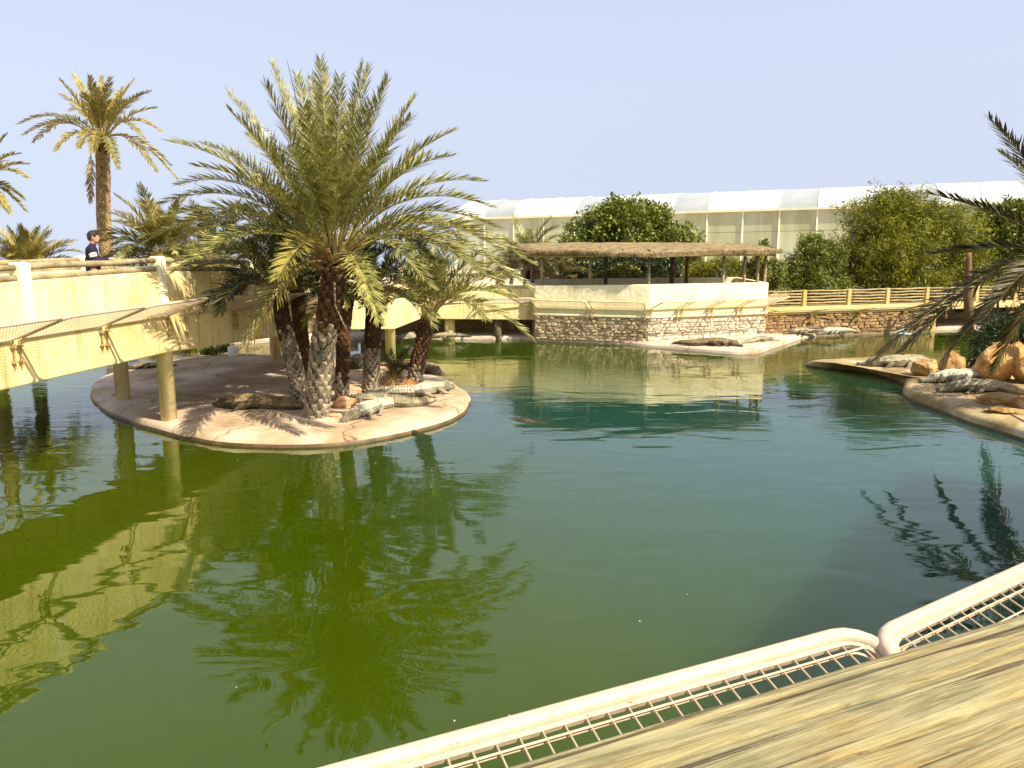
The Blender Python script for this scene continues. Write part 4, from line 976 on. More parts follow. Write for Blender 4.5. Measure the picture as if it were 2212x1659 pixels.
tipsH = [(15, 290, .3), (45, 332, -.5), (62, 355, .6), (60, 385, -.5), (50, 430, .6), (20, 460, -.3), (55, 455, .3), (-100, 280, .5), (-150, 350, -.5), (-160, 420, .5), (-50, 260, .5), (-110, 470, -.6), (-20, 280, -.8)]
hero_fronds(pH, Ch, 0, tipsH, 2.1, 'frond_gold', 46, .32, .019, 10, rb=.028)
def low_palm(label, vx, vy, y, L, n, mats, seed, emax=82, emin=0, zg=1.0):
    c = PY(vx, vy, y); p_ = thing('low_palm', (c.x, c.y, zg), label, 'palm')
    MB().tube([(c.x, c.y, zg - .2), (c.x, c.y, max(c.z, zg + .2))], [.22, .2], 10).build('trunk', M['bark'], p_, True)
    crown(p_, c, n, L, mats, emax, emin, seed); return p_
low_palm('low bushy palm clump behind the bridge rail at far left', 58, 585, 26.0, 1.6, 70, ['frond_gold', 'frond_gold', 'frond'], 31, 88, 5)
low_palm('pale bushy palm behind the bridge between the tall palm and the island palms', 352, 545, 23.5, 1.8, 64, ['frond_gold', 'frond', 'frond_gold'], 32, 88, -5)
low_palm('small dark palm behind the bridge post, left of the island palms', 470, 560, 26.5, 1.9, 44, ['frond_dark', 'frond'], 33, 85, -10)
low_palm('spiky green palm peeping over the left end of the thatched roof', 1140, 560, 36.0, 1.9, 48, ['frond', 'frond', 'frond_dry'], 34, 80, -20)
low_palm('palm with dry golden fronds seen through the left bay of the pavilion', 1205, 600, 36.5, 1.6, 44, ['frond', 'frond_gold', 'frond_dry'], 35, 70, -30)

# --- palm of the right bank, reaching into the picture
Cf = PY(2345, 560, 16.8)
pF = thing('date_palm', (Cf.x, Cf.y, .2), 'date palm of the right bank whose fronds, coloured dark for shade, reach in from the right edge', 'palm tree')
trunk(pF, [(Cf.x + .3, Cf.y + .3, .1), (Cf.x + .2, Cf.y + .2, 1.6), Cf + Vector((0, 0, -.1))], (.26, .25), .15, False, .5, seed=41)
tipsF = [(2135, 255, -.4, 'frond_shade', .12), (2005, 418, .3, 'frond_shade', .10), (1892, 778, -.3, 'frond_shade', .30), (2050, 765, .5, 'frond_shade', .40), (2125, 690, -.5, 'frond_shade', .36), (2020, 548, .9, 'frond_shade', .13), (1950, 760, .2, 'frond_shade', .34), (2230, 130, .5), (2300, 60, -.4), (2380, 50, .4), (2480, 120, -.5),
         (2560, 220, .5), (2620, 330, -.4), (2660, 450, .4), (2660, 560, -.5), (2620, 680, .5), (2540, 760, -.6), (2260, 760, -.9), (2400, 790, -1), (2180, 640, 1), (2160, 330, .9), (2500, 640, 1), (2330, 260, -1), (2400, 330, 1), (2150, 800, .7)]
hero_fronds(pF, Cf, 0, tipsF, 3.9, 'frond_shade', 90, .52, .016, 12)

# ------------------------------------------------------------------ broadleaf trees and shrubs
def leaf_cloud(blobs, n, size, aspect=0.5, seed=0, droop=0.0, shell=0.55, tuft=1, wob=0.25):
    r_ = np.random.default_rng(seed); bl = np.array(blobs, dtype=float)      # x y z rx ry rz
    vol = (bl[:, 3] * bl[:, 4] * bl[:, 5]) ** (2 / 3); pick = r_.choice(len(bl), n, p=vol / vol.sum())
    d = r_.normal(size=(n, 3)); d /= np.linalg.norm(d, axis=1)[:, None]
    rad = shell + (1 - shell) * r_.random(n) ** .6
    # uneven surface: lumps in direction space
    ph = r_.random((len(bl), 6)) * 6.28
    lump = 1 + wob * (np.sin(3.1 * d[:, 0] * 2 + ph[pick, 0]) * np.sin(2.7 * d[:, 1] * 2 + ph[pick, 1]) + .6 * np.sin(7 * d[:, 2] + ph[pick, 2]) * np.sin(6 * d[:, 0] + ph[pick, 3]))
    rad = rad * lump
    hole = np.sin(9 * d[:, 0] + ph[pick, 4]) + np.sin(8 * d[:, 1] + ph[pick, 5]) + np.sin(9 * d[:, 2] + ph[pick, 0])
    keep = (hole > -1.25) | (r_.random(n) < .3)
    d, rad, pick = d[keep], rad[keep], pick[keep]; n = len(d)
    c = bl[pick, :3] + d * rad[:, None] * bl[pick, 3:6]
    c += r_.normal(size=(n, 3)) * size * .4
    ax = d * .6 + r_.normal(size=(n, 3)) * .8; ax[:, 2] += .25 - droop; ax /= np.linalg.norm(ax, axis=1)[:, None]
    sd = np.cross(ax, r_.normal(size=(n, 3))); sd /= np.linalg.norm(sd, axis=1)[:, None] + 1e-9
    L = size * (0.6 + .8 * r_.random(n))[:, None]; W = L * aspect
    V = np.stack([c - ax * L * .5, c + sd * W * .5, c + ax * L * .5, c - sd * W * .5], axis=1).reshape(-1, 3)
    Fq = np.arange(n * 4).reshape(n, 4)
    return V, Fq
def tree(name, label, base, blobs, n, size, mat, trunk_r=.1, aspect=.5, seed=0, droop=0.0, cat='tree', shell=.5, limbs=5, wob=.25):
    t_ = thing(name, base, label, cat); base = Vector(base); r_ = random.Random(seed)
    cen = sum((Vector(b[:3]) for b in blobs), Vector((0, 0, 0))) / len(blobs)
    fork = base.lerp(cen, .45); fork.z = base.z + (cen.z - base.z) * .45
    tr = MB().tube([base - Vector((0, 0, .1)), base.lerp(fork, .5) + Vector((r_.uniform(-.1, .1), 0, 0)), fork], [trunk_r, trunk_r * .85, trunk_r * .7], 8).build('trunk', M['wood_bark'], t_, True)
    for b in blobs[:limbs]:
        q = Vector(b[:3]); m = fork.lerp(q, .55) + Vector((r_.uniform(-.2, .2), r_.uniform(-.2, .2), .1))
        MB().tube([fork - Vector((0, 0, .1)), m, q], [trunk_r * .6, trunk_r * .4, trunk_r * .1], 6).build('limb', M['wood_bark'], tr, True)
    V, Fq = leaf_cloud(blobs, n, size, aspect, seed, droop, shell, wob=wob)
    link('crown', np_mesh('crown', V, Fq), M[mat], t_)
    return t_
def B_(vx, vy, y, rx, ry=None, rz=None):     # a foliage mass sighted at distance y with pixel radii
    p = PY(vx, vy, y); k = y / F; ry = ry or rx
    return (p.x, p.y, p.z, rx * k, (rx + (rz or ry)) * .5 * k, (rz or ry) * k)
tree('broadleaf_tree', 'rounded green tree rising behind the thatched roof', (PY(1360, 600, 41).x, 41, 1.0),
     [B_(1360, 500, 41, 85, None, 65), B_(1280, 530, 41.5, 75, None, 60), B_(1440, 530, 41, 75, None, 55), B_(1340, 455, 41, 45, None, 30), B_(1410, 470, 41, 45, None, 35), B_(1480, 545, 41.5, 40, None, 35), B_(1230, 550, 41, 35, None, 32), B_(1300, 480, 41, 40, None, 34), B_(1360, 590, 40.5, 110, None, 40)],
     34000, .19, 'leaf_shrub', .16, .5, 51, 0, shell=.4)
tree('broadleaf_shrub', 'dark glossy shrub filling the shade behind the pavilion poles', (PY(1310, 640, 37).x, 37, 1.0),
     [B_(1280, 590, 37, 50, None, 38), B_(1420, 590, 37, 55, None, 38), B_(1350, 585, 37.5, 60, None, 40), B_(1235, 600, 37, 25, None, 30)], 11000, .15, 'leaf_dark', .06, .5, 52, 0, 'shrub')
tree('variegated_shrub', 'small lime and gold variegated shrub seen through the pavilion', (PY(1345, 640, 35.5).x, 35.5, 1.0),
     [B_(1345, 597, 35.5, 42, None, 26), B_(1300, 605, 35.5, 24, None, 18), B_(1390, 606, 35.5, 20, None, 16)], 3600, .13, 'leaf_lime', .04, .5, 53, 0, 'shrub')
tree('feathery_shrub', 'soft olive shrub behind the right poles of the pavilion', (PY(1560, 640, 36.5).x, 36.5, 1.0),
     [B_(1560, 592, 36.5, 70, None, 36), B_(1510, 600, 36.5, 40, None, 28), B_(1615, 598, 36.5, 36, None, 30)], 17000, .16, 'leaf_olive', .06, .2, 54, .2, 'shrub')
tree('broadleaf_shrub', 'narrow dark shrub just right of the pavilion roof', (PY(1668, 640, 36).x, 36, 1.0),
     [B_(1668, 590, 36, 28, None, 34), B_(1650, 535, 36, 12, None, 16), B_(1672, 625, 36, 30, None, 20), B_(1640, 560, 36, 14, None, 16)], 4200, .13, 'leaf_shrub', .05, .5, 55, 0, 'shrub')
tree('evergreen_shrub', 'rounded dark green bush left of the big feathery tree', (PY(1755, 655, 38).x, 38, 1.0),
     [B_(1750, 580, 38, 52, None, 45), B_(1755, 535, 38, 34, None, 30), B_(1775, 615, 37.5, 60, None, 32), B_(1715, 610, 38, 30, None, 32), B_(1790, 560, 38.2, 36, None, 36)], 26000, .16, 'leaf_shrub', .1, .26, 56, .1, 'shrub')
tree('tamarisk_tree', 'large feathery olive-green tree spreading over the rear fence', (PY(1965, 665, 38.5).x, 38.5, 1.0),
     [B_(1900, 470, 39, 75, None, 52), B_(1980, 470, 39, 70, None, 50), B_(1860, 540, 39, 50, None, 55), B_(1950, 545, 38, 90, None, 60), B_(2050, 510, 39, 70, None, 60), B_(2080, 570, 38.5, 55, None, 60), B_(1900, 595, 38, 60, None, 40), B_(2000, 610, 37.8, 70, None, 38), B_(1930, 430, 39, 45, None, 22), B_(2090, 620, 38, 50, None, 30), B_(1830, 600, 39, 36, None, 30), B_(1900, 645, 38.3, 70, None, 26), B_(2030, 645, 38.3, 90, None, 26)],
     85000, .21, 'leaf_olive', .22, .17, 57, .35, shell=.35, wob=.42)
tree('broadleaf_tree', 'tall dark tree at the right edge behind the near palm fronds', (PY(2200, 660, 41).x, 41, 1.0),
     [B_(2180, 520, 41, 70, None, 70), B_(2260, 510, 41, 90, None, 90), B_(2150, 590, 40.5, 45, None, 50), B_(2200, 455, 41, 40, None, 28), B_(2230, 610, 40.5, 70, None, 50), B_(2130, 470, 41.5, 30, None, 26)],
     36000, .19, 'leaf_shrub', .2, .45, 58, 0)
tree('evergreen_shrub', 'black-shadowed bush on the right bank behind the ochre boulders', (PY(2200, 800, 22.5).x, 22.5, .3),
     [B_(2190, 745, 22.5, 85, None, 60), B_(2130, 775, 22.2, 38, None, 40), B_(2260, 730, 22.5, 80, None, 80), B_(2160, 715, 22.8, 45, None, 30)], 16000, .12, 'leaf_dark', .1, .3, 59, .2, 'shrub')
tree('shade_hedge', 'low dark hedge added as shade right behind the left half of the rear fence', (PY(1770, 660, 35).x, 35, .3),
     [B_(1700 + 45 * k, 655, 34.6 + .25 * k, 34, None, 20) for k in range(5)], 12000, .13, 'leaf_dark', .04, .4, 60, 0, 'shade hedge')  # dark foliage added to give the tree shade between the fence rails
tree('shade_hedge', 'low dark hedge added as shade right behind the right half of the rear fence', (PY(2020, 660, 36).x, 36, .3),
     [B_(1925 + 48 * k, 652, 35.8 + .25 * k, 36, None, 20) for k in range(6)], 14000, .13, 'leaf_dark', .04, .4, 61, 0, 'shade hedge')
# dead trunk standing by the rear boardwalk
dt = thing('bare_trunk', (PY(2092, 670, 31.2).x, 31.2, 0.1), 'bare brown palm trunk standing in front of the rear fence', 'trunk')
p0 = PY(2092, 720, 31.2)
MB().tube([p0, PY(2092, 660, 31.2), PY(2090, 610, 31.2), PY(2092, 560, 31.2), PY(2094, 545, 31.2)], [.19, .17, .15, .11, .08], 12, jit=.06).build('stem', M['trunk_brown'], dt, True)
# plants by the left wall
for k, (vx, vy, lab) in enumerate(((420, 752, 'spiky green plant at the wall under the bridge, nearest the column'), (455, 756, 'yellow-green tussock in the middle below the left bridge'), (490, 750, 'leafy plant at the wall beside the white bollard'))):
    b = PZ(vx, vy + 10, .2); t_ = thing('wall_plant', b, lab, 'plant')
    V_, F_ = [], []
    for j in range(420):
        a = random.uniform(0, 6.28); e = random.uniform(.3, 1.4); d = Vector((math.cos(a) * math.cos(e), math.sin(a) * math.cos(e), math.sin(e)))
        strand(b + Vector((random.gauss(0, .14), random.gauss(0, .1), 0)), d, .012, random.uniform(.15, .5))
    link('leaves', np_mesh('leaves', V_, F_), M['leaf_lime'] if k == 1 else M['leaf_shrub'], t_)
q = PZ(505, 770, .2); o = MB().tube([q, q + Vector((0, 0, .03)), q + Vector((0, 0, .30)), q + Vector((0, 0, .33))], [.15, .17, .17, .13], 16).build('bollard', M['white'], None, True)
tag(o, 'short white round bollard by the wall under the left bridge', 'bollard')

# ------------------------------------------------------------------ rocks
def rock(name, label, c, size, mat, seed, rot=0.0, cuts=13, cat='rock', group=None, sub=4, sink=.25, cutd=(.5, .82), rough=.12):
    r_ = random.Random(seed); bm = bmesh.new(); bmesh.ops.create_icosphere(bm, subdivisions=sub, radius=1.0)
    planes = []
    for k in range(cuts):
        d = Vector((r_.gauss(0, 1), r_.gauss(0, 1), r_.gauss(.2, 1))).normalized(); planes.append((d, r_.uniform(*cutd)))
    o3 = Vector((seed * 3.7, seed * 1.3, 0))
    for v in bm.verts:
        p = v.co.copy()
        for d, h in planes:
            e = p.dot(d) - h
            if e > 0: p -= d * e
        p *= 1 + rough * noise.noise(p * 2.2 + o3) + rough * .45 * noise.noise(p * 5 + o3) + rough * .25 * noise.noise(p * 13 + o3); v.co = p
    Mx = Matrix.Rotation(rot, 4, 'Z') @ Matrix.Diagonal((size[0], size[1], size[2], 1)); bm.transform(Mx)
    me = bpy.data.meshes.new(name); bm.to_mesh(me); bm.free()
    me.polygons.foreach_set('use_smooth', [True] * len(me.polygons)); me.materials.append(mat)
    o = bpy.data.objects.new(name, me); col.objects.link(o); o.location = Vector(c) + Vector((0, 0, size[2] * (1 - sink) * .75))
    mm = o.modifiers.new('edge', 'EDGE_SPLIT'); mm.split_angle = R(24)
    tag(o, label, cat, group); return o
G1 = 'boulders on the right bank'
rock('boulder', 'sunlit pale ochre boulder, left of the group on the right bank', PZ(1990, 812, .25), (.40, .35, .36), M['boulder'], 61, .3, group=G1)
rock('boulder', 'rusty brown wedge-shaped boulder between the pale one and the tall one', PZ(2052, 808, .25), (.62, .45, .46), M['boulder'], 62, .9, group=G1)
rock('boulder', 'tallest ochre boulder standing behind the crocodile at right', PZ(2138, 822, .25), (.58, .5, .72), M['boulder'], 63, 1.4, group=G1)
rock('boulder', 'reddish boulder half cut off by the right edge behind the crocodile tail', PZ(2205, 826, .25), (.42, .5, .70), M['boulder'], 64, .2, group=G1)
rock('boulder', 'flat-topped ochre stone slab in front of the large crocodile', PZ(2148, 872, .25), (.58, .30, .17), M['boulder'], 65, -.25, cuts=9, group=G1, cutd=(.5, .8))
rock('boulder', 'small red-brown rock at the right edge below the flat slab', PZ(2206, 884, .25), (.28, .28, .20), M['boulder'], 66, .5, group=G1)
rock('boulder', 'low ochre stone lying under the flat slab on the right bank', PZ(2170, 893, .25), (.42, .2, .10), M['boulder'], 67, -.3, group=G1)
G2 = 'rocks among the island palms'
rock('rock', 'salmon-pink rock with a flat front beside the big palm trunk', PZ(745, 879, ZI), (.34, .24, .20), M['redrock'], 71, -.1, group=G2)
rock('rock', 'pale pink rock lying right of the salmon-pink one', PZ(785, 884, ZI), (.30, .22, .12), M['redrock'], 72, .2, group=G2)
rock('rock', 'orange rock behind the big trunk, at the foot of the straight palm', PZ(765, 848, ZI), (.30, .2, .15), M['redrock'], 73, .1, group=G2)
rock('rock', 'flat tan stone in front of the salmon-pink rock', PZ(732, 898, ZI), (.36, .2, .06), M['redrock'], 74, .1, group=G2)
rock('rock', 'dark red-brown rock tucked behind the dry palm tuft', PZ(880, 842, ZI), (.28, .2, .2), M['fibre'], 75, .4, group=G2)
rock('rock', 'grey rough rock left of the big palm trunk', PZ(650, 880, ZI), (.25, .2, .15), M['greyrock'], 76, .4, group=G2)
rock('rock', 'small grey stone at the foot of the leaning palm', PZ(640, 862, ZI), (.17, .15, .13), M['greyrock'], 77, .8, group=G2)
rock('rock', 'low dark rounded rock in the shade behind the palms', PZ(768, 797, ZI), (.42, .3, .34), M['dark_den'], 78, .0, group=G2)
rock('rock', 'pale slab-like stone lying behind the orange rock', PZ(762, 826, ZI), (.42, .3, .12), M['apron'], 79, .0, cuts=9, group=G2)
# little waterfall of stacked stones
wf = thing('rock_waterfall', PZ(1925, 717, .1), 'little waterfall pouring from stacked flat stones by the rear wall', 'waterfall')
b = PZ(1925, 718, .0)
for k, (dx, dz, sx, sz) in enumerate(((0, .05, .62, .16), (-.15, .22, .42, .14), (.12, .30, .40, .10), (-.02, .46, .58, .055), (-.85, .12, .4, .05))):
    o = rock('rock', None, (b.x + dx, b.y + .25, b.z + dz), (sx, .42, sz), M['greyrock'] if k < 3 else M['apron'], 80 + k, .1 * k, sink=.9, cuts=9)
    o.parent = wf; o.location = o.location - wf.location; o.name = 'flat_stone'; del o['category']
mb = MB()
for k in range(9):
    x = b.x - .02 + k * .055 + random.uniform(-.01, .01)
    mb.tube([(x, b.y - .05, .50), (x, b.y - .17, .42), (x + .01, b.y - .22, .2), (x, b.y - .24, -.02)], [.022, .03, .022, .03], 6)
mb.build('falling_water', M['falls'], wf, True)
MB().tube([(b.x + .2, b.y - .3, .003), (b.x + .2, b.y - .3, .02)], [.45, .3], 16).build('foam', M['foam'], wf, True)

# ------------------------------------------------------------------ crocodiles
PROF = [(0, .015, .011), (.012, .024, .016), (.035, .023, .0145), (.07, .031, .019), (.10, .043, .027), (.12, .051, .034), (.145, .058, .036), (.17, .051, .036), (.20, .052, .038), (.26, .064, .043), (.33, .074, .047), (.40, .074, .047), (.46, .060, .044), (.52, .043, .041), (.62, .034, .038), (.72, .025, .033), (.83, .016, .026), (.93, .009, .017), (1.0, .003, .007)]
def prof(t):
    for (a, w0, h0), (b, w1, h1) in zip(PROF[:-1], PROF[1:]):
        if t <= b: f = (t - a) / (b - a); f = f * f * (3 - 2 * f); return w0 + (w1 - w0) * f, h0 + (h1 - h0) * f
    return .003, .006
def capsule(mb, a, b, r0, r1, seg=8):
    a, b = Vector(a), Vector(b); d = (b - a).normalized()
    pts = [a - d * r0 * .7, a - d * r0 * .3, a, a.lerp(b, .5), b, b + d * r1 * .3, b + d * r1 * .7]
    mb.tube(pts, [r0 * .6, r0 * .92, r0, (r0 + r1) / 2, r1, r1 * .92, r1 * .6], seg)
def crocodile(label, pts, mat, z0=ZI, sink=0.0, legs=True, fat=1.0, lift=0.0, group='crocodiles basking round the pond', gape=0.0):
    """pts: plan points from snout to tail tip"""
    P = [Vector((p[0], p[1])) for p in pts]; n = len(P); fine = []
    for i in range(n - 1):
        p0, p1, p2, p3 = P[max(i - 1, 0)], P[i], P[i + 1], P[min(i + 2, n - 1)]
        for k in range(10):
            t = k / 10; fine.append(0.5 * ((2 * p1) + (p2 - p0) * t + (2 * p0 - 5 * p1 + 4 * p2 - p3) * t * t + (3 * p1 - p0 - 3 * p2 + p3) * t ** 3))
    fine.append(P[-1]); cum = [0]
    for i in range(1, len(fine)): cum.append(cum[-1] + (fine[i] - fine[i - 1]).length)
    L = cum[-1]
    def at(t):
        d = min(max(t, 0), 1) * L
        for i in range(1, len(fine)):
            if d <= cum[i] or i == len(fine) - 1:
                f = (d - cum[i - 1]) / max(1e-9, cum[i] - cum[i - 1]); q = fine[i - 1].lerp(fine[i], f); T = (fine[min(i + 1, len(fine) - 1)] - fine[max(i - 2, 0)]).normalized(); return q, T
    c, _ = at(.35); root = thing('crocodile', (c.x, c.y, z0), label, 'crocodile', group)
    zc = z0 - sink
    def frame(t, u, v):      # u sideways (-1..1 of half width), v height 0..1
        q, T = at(t); w_, h_ = prof(t); w_ *= L * fat; h_ *= L * fat; S = Vector((-T.y, T.x))
        head = max(0, 1 - t / .2) * lift
        return Vector((q.x + S.x * u * w_, q.y + S.y * u * w_, zc + head + v * 2 * h_))
    mb = MB(); N, Sg = 70, 18; b0 = 0
    ts = [(i / N) ** 1.12 for i in range(N + 1)]
    for t in ts:
        w_, h_ = prof(t)
        for k in range(Sg):
            a = 2 * math.pi * k / Sg; cu, sv = math.cos(a), math.sin(a)
            u = math.copysign(abs(cu) ** .8, cu); v = .5 + .5 * math.copysign(abs(sv) ** .75, sv) if sv > 0 else .5 + .5 * math.copysign(abs(sv) ** .55, sv)
            if .08 < t < .17 and sv > 0: v += .12 * math.exp(-((abs(u) - .55) / .25) ** 2) * math.exp(-((t - .115) / .018) ** 2) * 1.6      # brow bumps
            if t < .02 and sv > 0: v += .15
            mb.v.append(tuple(frame(t, u, v)))
    for i in range(N):
        for k in range(Sg):
            k2 = (k + 1) % Sg; mb.f.append((i * Sg + k, i * Sg + k2, (i + 1) * Sg + k2, (i + 1) * Sg + k))
    mb.f.append(tuple(range(Sg - 1, -1, -1))); mb.f.append(tuple(N * Sg + k for k in range(Sg)))
    if legs:
        for t, fw, big in ((.255, 1, .85), (.465, -1, 1.0)):
            for sd in (-1, 1):
                q, T = at(t); S = Vector((-T.y, T.x)) * sd; k = L * fat; fwd = -T
                w_, h_ = prof(t); sh = frame(t, sd * .72, .45)
                el = sh + Vector((S.x, S.y, 0)) * (.042 * k * big) + Vector((fwd.x, fwd.y, 0)) * (-.030 * k * fw) ; el.z = zc + .045 * k
                wr = el + Vector((S.x, S.y, 0)) * (.022 * k) + Vector((fwd.x, fwd.y, 0)) * (.050 * k * big); wr.z = zc + .014 * k
                capsule(mb, sh, el, .030 * k * big, .022 * k * big); capsule(mb, el, wr, .022 * k * big, .014 * k)
                for a in (-.6, -.2, .2, .6):
                    dv = Vector((fwd.x, fwd.y, 0)) * math.cos(a) + Vector((S.x, S.y, 0)) * math.sin(a + .3); tip = wr + dv * .034 * k; tip.z = zc + .007 * k
                    capsule(mb, wr, tip, .010 * k, .006 * k, 6)
    body = mb.build('body', mat, root, True)
    rm = body.modifiers.new('remesh', 'REMESH'); rm.mode = 'VOXEL'; rm.voxel_size = max(.009, L * .0048); rm.use_smooth_shade = True
    # rows of raised back plates and the tail crest
    sc_ = MB(); t = .165
    while t < .975:
        step = .021 if t < .5 else .0235
        cols = (-.86, -.6, -.36, -.12, .12, .36, .6, .86) if t < .50 else (-.9, -.55, -.2, .2, .55, .9)
        if t < .20: cols = (-.4, -.14, .14, .4)
        du = (.105 if t < .5 else .15)
        for u in cols:
            top = abs(u) < .5
            hv = lambda uu: .5 + .5 * (max(0, 1 - abs(uu) ** 2.5)) ** .40
            hgt = (.0042 if t < .5 else .0045) * L * fat * random.uniform(.7, 1.3) * (1.0 if top else .5)
            if t > .5 and abs(u) == .2: hgt = (.014 if t < .9 else .009) * L * fat
            q = []
            for tt, uu in ((t - step * .44, u - du), (t - step * .44, u + du), (t + step * .44, u + du), (t + step * .44, u - du)):
                e_ = frame(tt, uu * 1.03, hv(max(-1, min(1, uu)))); q.append(e_)
            cen = (q[0] + q[1] + q[2] + q[3]) / 4; qd, Td = at(t); out_ = Vector((-Td.y * u, Td.x * u, 1.1 - abs(u))).normalized()
            inn = [cen + (e_ - cen) * .72 + out_ * hgt * (.55 if k_ < 2 else 1.0) for k_, e_ in enumerate(q)]
            sc_.add(q + inn, [(4, 5, 6, 7), (0, 1, 5, 4), (1, 2, 6, 5), (2, 3, 7, 6), (3, 0, 4, 7)])
        t += step
    sc_.build('back_plates', M['plates_' + mat.name], root, kind='stuff')
    for sd in (-1, 1):
        e = frame(.112, sd * .62, .96); MB().tube([e - Vector((0, 0, .006 * L)), e, e + Vector((0, 0, .006 * L))], [.003 * L, .0065 * L, .003 * L], 8).build('eye', M['eye'], root, True)
    return root
def CV(lst, z=ZI): return [PZ(x, y, z)[:2] for x, y in lst]
crocodile('brown crocodile lying in front of the bridge column, left of the big palm', CV([(463, 876), (500, 882), (540, 880), (590, 884), (640, 886), (700, 882)]), M['croc_brown'], fat=1.15)
crocodile('pale crocodile with its head at the water side, front of the island', CV([(738, 914), (765, 904), (790, 896), (818, 886), (850, 880), (880, 876), (905, 868)]), M['croc_pale'], fat=1.1)
crocodile('grey crocodile on the island with its striped tail curling right', CV([(752, 866), (775, 872), (800, 876), (826, 876), (850, 879), (885, 880), (915, 877), (940, 868)]), M['croc'], fat=1.15)
crocodile('pale crocodile pointing its snout right towards the island tip', CV([(980, 838), (955, 845), (930, 850), (900, 856), (865, 857), (830, 857), (795, 859), (764, 864)]), M['croc_pale'], fat=1.05)
crocodile('dark crocodile behind the rightmost island palm, at the far rim', CV([(958, 812), (930, 806), (905, 800), (875, 795), (845, 792), (815, 790)]), M['croc_brown'], fat=1.1)
crocodile('small dark crocodile behind the first bridge column at the island rear', CV([(268, 797), (290, 797), (315, 795), (350, 793), (385, 791)]), M['croc_brown'], fat=1.1)
crocodile('crocodile surfacing right beside the front edge of the island', CV([(850, 922), (866, 927), (885, 933), (910, 940), (945, 944)], 0), M['croc_wet'], z0=0, sink=.055, legs=False, group='crocodiles in the water')
crocodile('crocodile swimming in the open water right of the island', CV([(1083, 901), (1105, 904), (1130, 908), (1165, 913), (1205, 916), (1240, 918)], 0), M['croc_wet'], z0=0, sink=.12, legs=False, group='crocodiles in the water')
crocodile('brown crocodile lying along the apron in front of the pavilion', CV([(1604, 750), (1580, 747), (1555, 746), (1525, 746), (1490, 746), (1450, 743)], .15), M['croc_brown'], z0=.15, fat=1.1)
crocodile('grey crocodile at the tip of the apron below the pavilion corner', CV([(1682, 738), (1664, 738), (1645, 738), (1628, 741), (1612, 743), (1598, 744)], .15), M['croc'], z0=.15, fat=1.2)
crocodile('crocodile along the rear wall, the one nearer the pavilion', CV([(1692, 722), (1715, 721), (1740, 719), (1765, 718), (1795, 717)], .2), M['croc'], z0=.2, fat=1.1)
crocodile('crocodile along the rear wall, the one nearer the waterfall', CV([(1765, 723), (1785, 721), (1805, 719), (1825, 717.5), (1850, 716)], .2), M['croc_pale'], z0=.2, fat=1.1)
crocodile('grey crocodile on the narrow end of the spit, left of the boulders', CV([(1850, 789), (1880, 791), (1905, 792), (1932, 792), (1958, 790), (1985, 785), (2010, 780)], .26), M['croc'], z0=.24, fat=1.25)
crocodile('pale crocodile partly hidden behind the large one on the right bank', CV([(1984, 826), (2015, 826), (2045, 824), (2085, 820), (2130, 818), (2180, 818)], .28), M['croc_pale'], z0=.28, fat=1.15)
crocodile('largest crocodile on the right bank, head low and tail to the edge', CV([(2022, 846), (2052, 846), (2085, 845), (2120, 845), (2155, 846), (2190, 852), (2240, 862)], .28), M['croc'], z0=.28, fat=1.25)
crocodile('crocodile in the shade of the far walkway left of the pavilion', CV([(925, 730), (945, 729), (965, 728), (985, 728), (1020, 728.5)], .15), M['croc'], z0=.15, fat=1.1)
rock('rock', 'pale rounded rock on the far kerb under the walkway', PZ(878, 729, .15), (.45, .25, .17), M['greyrock'], 90, .1)

# ------------------------------------------------------------------ the boy on the bridge
def body_mesh(name, caps, mat, parent, vox=.012, extra=None):
    mb = MB()
    for a, b, r0, r1 in caps: capsule(mb, a, b, r0, r1, 12)
    if extra: extra(mb)
    o = mb.build(name, mat, parent, True); rm = o.modifiers.new('remesh', 'REMESH'); rm.mode = 'VOXEL'; rm.voxel_size = vox; rm.use_smooth_shade = True
    sm_ = o.modifiers.new('smooth', 'SMOOTH'); sm_.factor = .5; sm_.iterations = 3
    return o
bp = PY(200, 545, 15.7); bz = ZDK
boy = thing('person', (bp.x, bp.y, bz), 'boy in a dark top with a white sleeve band, standing at the bridge rail', 'person')
fx = Vector((.93, .37, 0)); sx = Vector((-fx.y, fx.x, 0))      # facing right and a little away; sx is his left
def Bp(f, s, z): return Vector((bp.x, bp.y, bz)) + fx * f + sx * s + Vector((0, 0, z))
H_ = 1.52
def ell(mb, c, rx, ry, rz, seg=14):
    pts, rad = [], []
    b = len(mb.v); n = 10
    for i in range(1, n):
        a = math.pi * i / n
        for k in range(seg):
            t = 2 * math.pi * k / seg
            mb.v.append(tuple(c + fx * (rx * math.sin(a) * math.cos(t)) + sx * (ry * math.sin(a) * math.sin(t)) + Vector((0, 0, -rz * math.cos(a)))))
    for i in range(n - 2):
        for k in range(seg):
            k2 = (k + 1) % seg; mb.f.append((b + i * seg + k, b + i * seg + k2, b + (i + 1) * seg + k2, b + (i + 1) * seg + k))
    mb.f.append(tuple(b + k for k in reversed(range(seg)))); mb.f.append(tuple(b + (n - 2) * seg + k for k in range(seg)))
hc = Bp(.035, 0, 1.405)
